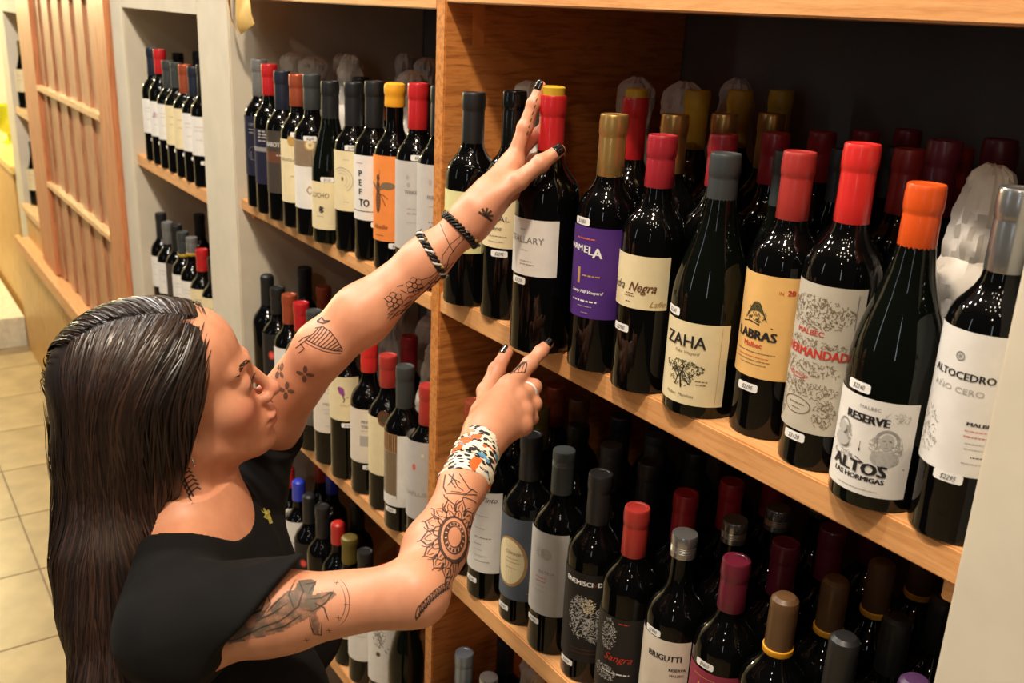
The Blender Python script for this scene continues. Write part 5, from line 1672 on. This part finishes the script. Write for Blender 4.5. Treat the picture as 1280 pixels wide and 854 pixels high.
# ------------------------------------------------------------------ hair: a soft mass with thousands of strands combed over it
GV = np.array([0, 0, -1.0])
HCOL = [(-1.042, -.528, -.400), (-1.033, -.554, -.465), (-1.023, -.561, -.536), (-.998, -.570, -.580), (-.976, -.582, -.623), (-.940, -.592, -.690), (-.925, -.597, -.78), (-.922, -.595, -.86)]
HRAD = [.074, .053, .051, .053, .042, .033, .028, .016]


PX = -.026          # the parting, a little to her right


def f_hair(P):
    q = (P - HC) @ HM.T / HS
    s = q.copy()
    s[:, 0] = np.abs(s[:, 0])
    d = ell(q, (0, -.018, .036), (.081, .106, .083))
    d = smin(d, ell(s, (.046, -.030, -.020), (.040, .072, .085)), .03)
    d = smax(d, (s @ np.array([0, .863, -.505]) - (.066 * .863 - .085 * .505)), .006)
    groove = np.maximum(np.maximum(np.abs(q[:, 0] - PX) - .0022, -.070 - q[:, 1]), .07 - q[:, 2])
    d = smax(d, -groove, .004) * HS
    d = smin(d, chain(P, [np.array(p) for p in HCOL], HRAD, .02), .03)
    d = smin(d, chain(P, [hw((.055, -.05, -.03)), hw((.06, -.075, -.12)), tw((.06, -.115, -.10)), tw((.05, -.12, -.25))], [.055, .045, .034, .02], .02), .03)
    return d


HAIR = bpy.data.materials.new('dark_hair')
HAIR.use_nodes = True
_nt = HAIR.node_tree
_b = _nt.nodes['Principled BSDF']
_b.inputs['Roughness'].default_value = 0.36
_b.inputs['Anisotropic'].default_value = 0.5
_b.inputs['Specular IOR Level'].default_value = 0.55
_at = _nt.nodes.new('ShaderNodeAttribute')
_at.attribute_name = 'tone'
_nt.links.new(_at.outputs['Color'], _b.inputs['Base Color'])
HB = mat('dark_hair_mass', (30, 22, 18), 0.45, var=0.3, scale=50, stretch=(1, 1, .1))
hlo, hhi = np.minimum(HC - .16, np.array(HCOL).min(0) - .09), HC + np.array([.16, .16, .15])
V5, Q5 = surface(f_hair, hlo, hhi, .004)
hair = wear('hair', np_mesh('hair', V5, Q5), HB)


def grad(f, P, e=.0012):
    g = np.stack([f(P + np.eye(3)[k] * e) - f(P - np.eye(3)[k] * e) for k in range(3)], 1)
    return g / (np.linalg.norm(g, axis=1)[:, None] + 1e-9)


rng = np.random.default_rng(3)
NS = 5200
n1 = int(NS * .5)
sx = np.where(rng.random(n1) < .68, -1, 1)
yy = rng.uniform(-.088, .068, n1)
roots = np.stack([PX + sx * rng.uniform(.0025, .010, n1), yy, np.full(n1, .125)], 1) * HS @ HM + HC
_z = ((V5 - HC) @ HM.T)[:, 2]
_w = np.where(_z > -.02, 3.0, 1.0)
sel = V5[rng.choice(len(V5), NS - n1, p=_w / _w.sum())]
P = np.vstack([roots, sel])
off = rng.uniform(.0002, .0045, NS)
wob = rng.uniform(0, 6.3, (NS, 2))
for _ in range(4):
    P = P - grad(f_hair, P) * (f_hair(P) - off)[:, None]
STEP, NST = .013, 50
path, nor = [P.copy()], [grad(f_hair, P)]
for k in range(NST):
    q = (P - HC) @ HM.T / HS
    wt = np.clip((q[:, 2] - .0) / .11, 0, 1)
    wt = wt * wt * (3 - 2 * wt)
    lat = np.stack([np.where(q[:, 0] >= PX, 1.0, -1.0), -.10 - .45 * np.clip((.065 - q[:, 1]) / .05, 0, 1) - 4 * np.clip(-q[:, 1] - .03, 0, .1), np.zeros(NS)], 1) @ HM
    n = nor[-1]
    dirv = lat * wt[:, None] + GV * (1.02 - wt)[:, None]
    side = np.cross(n, dirv)
    dirv = dirv + side * (.10 * np.sin(k * .33 + wob[:, 0]) + .05 * np.sin(k * .9 + wob[:, 1]))[:, None]
    dirv -= n * np.sum(n * dirv, 1)[:, None]
    dirv /= np.linalg.norm(dirv, axis=1)[:, None] + 1e-9
    P = P + dirv * STEP
    g = grad(f_hair, P)
    P = P - g * np.clip(f_hair(P) - off, -.02, .008)[:, None]
    path.append(P.copy())
    nor.append(g)
path, nor = np.array(path), np.array(nor)          # steps, strands, xyz
tan = np.gradient(path, axis=0)
tan /= np.linalg.norm(tan, axis=2)[..., None] + 1e-9
wd = np.cross(tan, nor)
wd = wd + nor * rng.uniform(-.6, .6, NS)[None, :, None]
wd /= np.linalg.norm(wd, axis=2)[..., None] + 1e-9
ln = rng.integers(30, NST + 1, NS)
kk = np.arange(NST + 1)[:, None]
prof = np.clip(np.minimum(kk / 2.5 + .25, (ln[None] - kk) / 6.0), 0, 1) * rng.uniform(.0006, .0011, NS)[None]
A_, B_ = path + wd * prof[..., None], path - wd * prof[..., None]
Vh = np.stack([A_, B_], 2).reshape(-1, 3)
ids = np.arange((NST + 1) * NS * 2).reshape(NST + 1, NS, 2)
keep = (kk[:-1] < ln[None]).ravel()
Qh = np.stack([ids[:-1, :, 0], ids[:-1, :, 1], ids[1:, :, 1], ids[1:, :, 0]], -1).reshape(-1, 4)[keep]
hm = np_mesh('strands', Vh, Qh)
shade = rng.uniform(.55, 1.5, NS)
base = np.array(srgb((36, 26, 22)))
warm = np.array(srgb((66, 45, 33)))
mixw = rng.random(NS) ** 3
cst = (base[None] * (1 - mixw[:, None]) + warm[None] * mixw[:, None]) * shade[:, None]
colr = np.broadcast_to(cst[None, :, None, :], (NST + 1, NS, 2, 3)).reshape(-1, 3)
ca = hm.color_attributes.new('tone', 'FLOAT_COLOR', 'POINT')
ca.data.foreach_set('color', np.hstack([colr, np.ones((len(colr), 1))]).astype(np.float32).ravel())
strands = link('strands', hm, HAIR, hair)
strands['kind'] = 'stuff'

# ------------------------------------------------------------------ tattoos: ink ribbons laid onto the skin along each limb


def ink_skin(name, rgb, alpha):
    m = mat(name, rgb, 0.5, var=0.1, spec=0.3)
    m.node_tree.nodes['Principled BSDF'].inputs['Alpha'].default_value = alpha
    return m


TINK = dict(t=ink_skin('tattoo_line', (64, 54, 50), .74), g=ink_skin('tattoo_shading', (70, 62, 54), .62), d=ink_skin('tattoo_soft', (96, 84, 74), .62), s=ink_skin('tattoo_gap', (224, 168, 138), .9))
NAMES = dict(Lw='wing_tattoo', L1='petal_cross_tattoo', L2='petal_cross_tattoo', L3='petal_cross_tattoo', Rf='rose_and_mandala_tattoo', Ru='shaded_arm_tattoo', Lf='flower_tattoo', Lu='petal_cross_tattoo', Rh='finger_tattoo', Lh='wrist_leaf_tattoo', N='neck_tattoo')


def decal(bvh, frame, strokes, lift0=.00035, reach=.09, taper=False):
    o, u, v, n = [Vector(a) for a in frame]
    Vt, Ft = [], []
    for si, (wd_, pts) in enumerate(strokes):
        den = [pts[0]]
        for a, b in zip(pts[:-1], pts[1:]):
            k = max(1, int(math.hypot(b[0] - a[0], b[1] - a[1]) / .0028))
            den += [(a[0] + (b[0] - a[0]) * i / k, a[1] + (b[1] - a[1]) * i / k) for i in range(1, k + 1)]
        W, _ = stroke(den, wd_)
        if taper:
            for i in range(len(den)):
                k = math.sin(PI * (i + .35) / (len(den) - .3)) ** .7
                a, b = W[2 * i], W[2 * i + 1]
                m = ((a[0] + b[0]) / 2, (a[1] + b[1]) / 2)
                W[2 * i], W[2 * i + 1] = [(m[0] + (p[0] - m[0]) * k, m[1] + (p[1] - m[1]) * k) for p in (a, b)]
        prev = None
        for i in range(len(den)):
            row = []
            for x, y in (W[2 * i], W[2 * i + 1]):
                h, hn, _, _ = bvh.ray_cast(o + u * x + v * y + n * reach, -n, reach + .06)
                row.append(None if h is None or hn.dot(n) < .03 else tuple(h + hn * (lift0 + si * 1.5e-6)))
            if None in row:
                prev = None
                continue
            b = len(Vt)
            Vt += row
            if prev is not None:
                Ft.append((prev, prev + 1, b + 1, b))
            prev = b
    return Vt, Ft


def decal_part(name, bvh, frame, strokes, m, parent, lift0=.00035, reach=.09, taper=False):
    Vt, Ft = decal(bvh, frame, strokes, lift0, reach, taper)
    if not Ft:
        return None
    return wear(name, pymesh(name, Vt, Ft, True), m, parent)


def fill_patch(name, bvh, frame, poly, m, parent, reach):
    """solid shading: a fine grid inside the outline, laid onto the skin"""
    o, u, v, n = [Vector(a) for a in frame]
    st = .0012
    x0, y0 = min(p[0] for p in poly), min(p[1] for p in poly)
    nx, ny = int((max(p[0] for p in poly) - x0) / st) + 2, int((max(p[1] for p in poly) - y0) / st) + 2
    rj = random.Random(2)

    def inside(x, y):
        c = False
        for (ax, ay), (bx, by) in zip(poly, poly[1:] + poly[:1]):
            if (ay > y) != (by > y) and x < (bx - ax) * (y - ay) / (by - ay) + ax:
                c = not c
        return c
    idx, Vt, Ft = {}, [], []
    for i in range(nx):
        for j in range(ny):
            x, y = x0 + i * st, y0 + j * st
            if inside(x, y):
                h, hn, _, _ = bvh.ray_cast(o + u * x + v * y + n * reach, -n, reach + .06)
                if h is not None and hn.dot(n) > .03:
                    idx[i, j] = len(Vt)
                    Vt.append(tuple(h + hn * .00025))
    for (i, j), a in idx.items():
        q_ = [idx.get(k) for k in ((i + 1, j), (i + 1, j + 1), (i, j + 1))]
        if None not in q_:
            Ft.append((a, *q_))
    return wear(name, pymesh(name, Vt, Ft, True), m, parent)


FILLM = mat('tattoo_wash', (104, 94, 80), .55, spec=.3)
_n = FILLM.node_tree
_z = _n.nodes.new('ShaderNodeTexNoise')
_z.inputs['Scale'].default_value = 90
_z.inputs['Detail'].default_value = 4
_mpp = _n.nodes.new('ShaderNodeMapping')
_mpp.inputs['Scale'].default_value = (.45, .9, 1.0)
_tc = _n.nodes.new('ShaderNodeTexCoord')
_r = _n.nodes.new('ShaderNodeMapRange')
_r.inputs['From Min'].default_value = .36
_r.inputs['From Max'].default_value = .62
_r.inputs['To Min'].default_value = .22
_r.inputs['To Max'].default_value = .88
_n.links.new(_tc.outputs['Object'], _mpp.inputs['Vector'])
_n.links.new(_mpp.outputs[0], _z.inputs['Vector'])
_n.links.new(_z.outputs['Fac'], _r.inputs['Value'])
_n.links.new(_r.outputs['Result'], _n.nodes['Principled BSDF'].inputs['Alpha'])
for fr_, w_, c_, q_ in TATS:
    if c_ == 'f':
        fill_patch('arm_shading_tattoo', body_bvh, TATF[fr_], [(q_[i] * 1e-4, q_[i + 1] * 1e-4) for i in range(0, len(q_), 2)], FILLM, body, .06)
for fr in TATF:
    for c in 'tgds':
        st = [(w_ * (.00112 if fr == 'Rf' else .00094), [(q_[i] * 1e-4, q_[i + 1] * 1e-4) for i in range(0, len(q_), 2)]) for f_, w_, c_, q_ in TATS if f_ == fr and c_ == c]
        if st:
            decal_part(NAMES[fr], body_bvh, TATF[fr], st, TINK[c], body, .00035 + (.0004 if c == 's' else 0), .042 if fr in ('Lu', 'L1', 'L2', 'L3') else .06, c in 'gd')

# ------------------------------------------------------------------ eyes, brows, lashes
for sx in (-1, 1):
    V6, F6 = [], []
    c0 = np.array((sx * .032, .0762, .003))
    eb = bmesh.new()
    bmesh.ops.create_uvsphere(eb, u_segments=20, v_segments=12, radius=.0111)
    me = bpy.data.meshes.new('eye')
    eb.to_mesh(me)
    eb.free()
    me.polygons.foreach_set('use_smooth', [True] * len(me.polygons))
    e = wear('eye', me, mat('eye_white', (232, 226, 220), .12, var=.03))
    e.location = tuple(hw(c0))
    iv = [tuple(hw(c0 + np.array((.0056 * r * math.cos(a), .0108 + .0012 * (1 - r), .0056 * r * math.sin(a))))) for r in (1, .001) for a in np.linspace(0, 2 * PI, 17)[:-1]]
    ir = wear('iris', pymesh('iris', iv, [(k, (k + 1) % 16, 16 + (k + 1) % 16, 16 + k) for k in range(16)]), mat('dark_iris', (30, 18, 12), .1), person)
    brow, lash = [], []
    rb_ = random.Random(9)
    fl = HM[0]
    frame = (hw((0, .02, 0)), HM[0], HM[2], nrm(HM[1] + sx * .75 * HM[0]))
    o_, u_, v_, n_ = [np.array(a) for a in frame]

    def uv(p):   # coordinates on the plane (u, v) of a head point seen along n
        d_ = hw(p) - o_
        t_ = -(np.dot(d_, np.cross(u_, v_))) / np.dot(n_, np.cross(u_, v_))
        d_ = d_ + n_ * t_
        return (float(np.dot(d_, u_)), float(np.dot(d_, v_)))
    for k in range(34):
        t = rb_.random()
        x, z = .012 + .040 * t, .022 + .007 * math.sin(t * 2.4) - .004 * t + rb_.uniform(-.0022, .0022)
        y = .088 - 7 * (x - .01) ** 2
        brow.append((.0011, [uv((sx * x, y, z)), uv((sx * (x + .005), y - .002, z + .0016))]))
    decal_part('eyebrow', body_bvh, frame, brow, mat('brow_hair', (44, 30, 24), .6), person)
    Vl, Fl = [], []
    for k in range(22):
        t = k / 21
        a = np.array((sx * (.021 + .024 * t), .0895 - .008 * t * t, .0025 + .003 * math.sin(t * PI)))
        for s_ in (1, -1):
            ln_ = .0085 if s_ > 0 else .005
            dv = np.array((sx * (t - .3) * .6, .8, .55 * s_))
            b = a + dv / np.linalg.norm(dv) * ln_ + np.array((0, 0, .001 * s_))
            i0 = len(Vl)
            Vl += [tuple(hw(a + np.array((.0004, 0, 0)))), tuple(hw(a - np.array((.0004, 0, 0)))), tuple(hw(b))]
            Fl.append((i0, i0 + 1, i0 + 2))
    lm = wear('eyelashes', pymesh('eyelashes', Vl, Fl), mat('lash', (14, 11, 10), .6))
    lm['kind'] = 'stuff'

# ------------------------------------------------------------------ nails, rings, bracelets, wrist wrap, earring
CR, CU, CT = np.array((.556, .830, .044)), np.array((-.289, .144, .947)), np.array((.779, -.539, .320))
NAIL = mat('black_nail_polish', (10, 9, 10), .08, coat=1.0)


def nail(f3, f2, r, dors, ln=.0125):
    a = nrm(J[f3] - J[f2])
    dv = np.array(dors[0]) * CR + dors[1] * CU + dors[2] * CT
    n = nrm(dv - a * np.dot(dv, a))
    s = np.cross(a, n)
    Vn, Fn = [], []
    nu, nv = 6, 6
    for i in range(nv + 1):
        t = i / nv
        for k in range(nu + 1):
            th = (k / nu - .5) * 2.3
            wv = 1.0 if t < .75 else 1 - .35 * ((t - .75) / .25) ** 2
            rr = r * 1.05 + .0006
            p = J[f3] + a * (-.0065 + ln * t) + (n * math.cos(th * wv) + s * math.sin(th * wv)) * rr * (1 - .12 * t)
            Vn.append(tuple(p))
    for i in range(nv):
        for k in range(nu):
            b = i * (nu + 1) + k
            Fn.append((b, b + 1, b + nu + 2, b + nu + 1))
    o = wear('fingernail', pymesh('fingernail', Vn, Fn, True), NAIL)
    md = o.modifiers.new('thick', 'SOLIDIFY')
    md.thickness = .0008
    md.offset = 0


nail('Li3', 'Li2', .0068, (-.75, .2, .6))
nail('Lt3', 'Lt2', .0078, (.25, .55, .8), .011)
nail('Lm3', 'Lm2', .0072, (.6, .3, .2))
nail('Lr3', 'Lr2', .0066, (.6, .3, .2))
nail('Ri3', 'Ri2', .0066, (-.15, .6, .8), .0105)
nail('Rt3', 'Rt2', .0078, (-.85, .25, .25))


def torus(name, c, ax, R, r, m, seg=28, rs=8, mod=None, parent=None):
    ax = nrm(np.array(ax, float))
    t = nrm(np.cross(ax, (0.3, 0.2, .9)))
    b = np.cross(ax, t)
    Vt, Ft = [], []
    for i in range(seg):
        a = 2 * PI * i / seg
        e = t * math.cos(a) + b * math.sin(a)
        rad, sh = (R, 0) if mod is None else mod(a)
        for k in range(rs):
            q_ = 2 * PI * k / rs
            Vt.append(tuple(np.array(c) + e * (rad + r * math.cos(q_)) + ax * (sh + r * math.sin(q_))))
    for i in range(seg):
        for k in range(rs):
            Ft.append((i * rs + k, i * rs + (k + 1) % rs, ((i + 1) % seg) * rs + (k + 1) % rs, ((i + 1) % seg) * rs + k))
    return wear(name, pymesh(name, Vt, Ft, True), m, parent)


LE = mat('black_leather_cord', (22, 19, 18), .45, var=.2, scale=300)
WC = mat('white_cord', (214, 208, 198), .6)
GOLDM = mat('brass_bead', (206, 170, 96), .25, .8)
SILV = mat('silver_metal', (226, 226, 222), .15, .9)
fax = J['Lwr'] - J['Lel']
fl_ = np.linalg.norm(fax)
fax = fax / fl_


def on_arm(px_t):
    return J['Lel'] + fax * fl_ * px_t


for nm, t, R, mats, tilt in (('braided_bracelet', .955, .0262, (LE, LE, LE), .10), ('twisted_bracelet', .755, .0300, (LE, WC, LE), -.22)):
    c = on_arm(t)
    ax = nrm(fax + tilt * CU)
    first = None
    for j in range(3):
        o = torus('cord', c, ax, R, .0021, mats[j], 72, 6, lambda a, j=j: (R + .0016 * math.cos(11 * a + j * 2.09), .0032 * math.sin(11 * a + j * 2.09)))
        if first is None:
            first = o
            o.name = nm
        else:
            o.parent = first
            o.matrix_parent_inverse = Matrix()
    for k in range(10):
        a = .4 + k * .22
        tt = nrm(np.cross(ax, (0.3, 0.2, .9)))
        b_ = np.cross(ax, tt)
        bm = bmesh.new()
        bmesh.ops.create_icosphere(bm, subdivisions=1, radius=.0024)
        me = bpy.data.meshes.new('bead')
        bm.to_mesh(me)
        bm.free()
        a = 2 * PI * k / 10
        p = c + (tt * math.cos(a) + b_ * math.sin(a)) * (R + .0034) + ax * .0034
        bd = link('bead', me, SILV if k % 2 else GOLDM, first)
        bd.location = tuple(p)
torus('finger_ring', J['Rm0'] + (J['Rm1'] - J['Rm0']) * .72, J['Rm1'] - J['Rm0'], .0104, .0016, mat('pale_ring', (240, 236, 228), .12, .2), 28, 8)
lobe = hw((-.075, .0, -.045))
torus('earring', lobe - np.array([0, 0, .004]), HM[1], .0052, .0010, SILV, 24, 6)

# printed scarf wound round the right wrist
WRAP = bpy.data.materials.new('printed_scarf')
WRAP.use_nodes = True
nt = WRAP.node_tree
b = nt.nodes['Principled BSDF']
b.inputs['Roughness'].default_value = .7
N_ = nt.nodes.new
L_ = nt.links.new
at_ = N_('ShaderNodeAttribute')
at_.attribute_name = 'cloth'
m1 = N_('ShaderNodeMapping')
m1.inputs['Scale'].default_value = (1, 2.1, 1)
m1.inputs['Rotation'].default_value = (0, 0, .5)
vo = N_('ShaderNodeTexVoronoi')
vo.inputs['Scale'].default_value = 105
vo.inputs['Randomness'].default_value = .75
r1 = N_('ShaderNodeValToRGB')
r1.color_ramp.interpolation = 'CONSTANT'
r1.color_ramp.elements[0].color = (.015, .01, .012, 1)
r1.color_ramp.elements[1].position = .49
r1.color_ramp.elements[1].color = (*srgb((240, 230, 208)), 1)
n1_ = N_('ShaderNodeTexNoise')
n1_.inputs['Scale'].default_value = 42
n1_.inputs['Detail'].default_value = 1.5
r2 = N_('ShaderNodeValToRGB')
r2.color_ramp.interpolation = 'CONSTANT'
r2.color_ramp.elements[0].color = (0, 0, 0, 1)
r2.color_ramp.elements[1].position = .60
r2.color_ramp.elements[1].color = (1, 1, 1, 1)
n3_ = N_('ShaderNodeTexNoise')
n3_.inputs['Scale'].default_value = 55
n3_.inputs['Detail'].default_value = 1.5
off_ = N_('ShaderNodeVectorMath')
off_.operation = 'ADD'
off_.inputs[1].default_value = (3.1, 1.7, 0)
r3 = N_('ShaderNodeValToRGB')
r3.color_ramp.interpolation = 'CONSTANT'
r3.color_ramp.elements[0].color = (0, 0, 0, 1)
r3.color_ramp.elements[1].position = .64
r3.color_ramp.elements[1].color = (1, 1, 1, 1)
x1, x2 = N_('ShaderNodeMix'), N_('ShaderNodeMix')
for x_, cc in ((x1, (230, 104, 40)), (x2, (96, 160, 196))):
    x_.data_type = 'RGBA'
    x_.inputs[7].default_value = (*srgb(cc), 1)
L_(at_.outputs['Vector'], m1.inputs['Vector'])
L_(m1.outputs[0], vo.inputs['Vector'])
L_(vo.outputs['Distance'], r1.inputs['Fac'])
L_(at_.outputs['Vector'], n1_.inputs['Vector'])
L_(n1_.outputs['Fac'], r2.inputs['Fac'])
L_(at_.outputs['Vector'], off_.inputs[0])
L_(off_.outputs[0], n3_.inputs['Vector'])
L_(n3_.outputs['Fac'], r3.inputs['Fac'])
L_(r1.outputs[0], x1.inputs[6])
L_(r2.outputs[0], x1.inputs['Factor'])
L_(x1.outputs[2], x2.inputs[6])
L_(r3.outputs[0], x2.inputs['Factor'])
L_(x2.outputs[2], b.inputs['Base Color'])
rax = J['Rwr'] - J['Rel']
rl_ = np.linalg.norm(rax)
rax = rax / rl_
t_ = nrm(np.cross(rax, CT))
b_ = np.cross(rax, t_)
wrap_root = None
for w0, w1, R0, R1, tl, ph in ((.70, .87, .0288, .0262, .20, 0), (.80, .965, .0278, .0250, -.16, 2), (.89, 1.05, .0262, .0254, .10, 4)):
    Vw, Fw, U = [], [], []
    seg, nr = 48, 12
    for i in range(nr + 1):
        s_ = i / nr
        for k in range(seg):
            a = 2 * PI * k / seg
            R = R0 + (R1 - R0) * s_ + .0010 * math.sin(3 * a + ph + s_ * 4) + .0009 * math.sin(s_ * 19 + 2 * a + ph)
            if i in (0, nr):
                R -= .0016
            h = rl_ * (w0 + (w1 - w0) * s_) + tl * R * math.cos(a - .6)
            Vw.append(tuple(J['Rel'] + rax * h + (t_ * math.cos(a) + b_ * math.sin(a)) * R))
            U.append((a * .028 + ph, h, 0))
    for i in range(nr):
        for k in range(seg):
            Fw.append((i * seg + k, i * seg + (k + 1) % seg, (i + 1) * seg + (k + 1) % seg, (i + 1) * seg + k))
    me = pymesh('wrist_scarf', Vw, Fw, True)
    at = me.attributes.new('cloth', 'FLOAT_VECTOR', 'POINT')
    at.data.foreach_set('vector', np.array(U, np.float32).ravel())
    o = wear('wrist_scarf' if wrap_root is None else 'scarf_turn', me, WRAP)
    o.modifiers.new('thick', 'SOLIDIFY').thickness = .0012
    if wrap_root is None:
        wrap_root = o
    else:
        o.parent = wrap_root
        o.matrix_parent_inverse = Matrix()
# small yellow-green print on the shirt's far shoulder
sh_bvh = BVHTree.FromPolygons([tuple(v) for v in V2], [tuple(f) for f in Q2])
o0 = np.array((-1.082, -.365, -.622))
decal_part('shirt_print', sh_bvh, (o0, CR, CU, np.array((.83, -.30, .476))), [(.0045, [(-.006, .008), (-.002, .003), (.002, .006)]), (.004, [(-.004, .0), (.002, -.003), (.004, -.009)]), (.003, [(.0, .004), (.003, -.004)])],
           mat('yellow_green_print', (206, 200, 96), .5), shirt, .0008, .22)
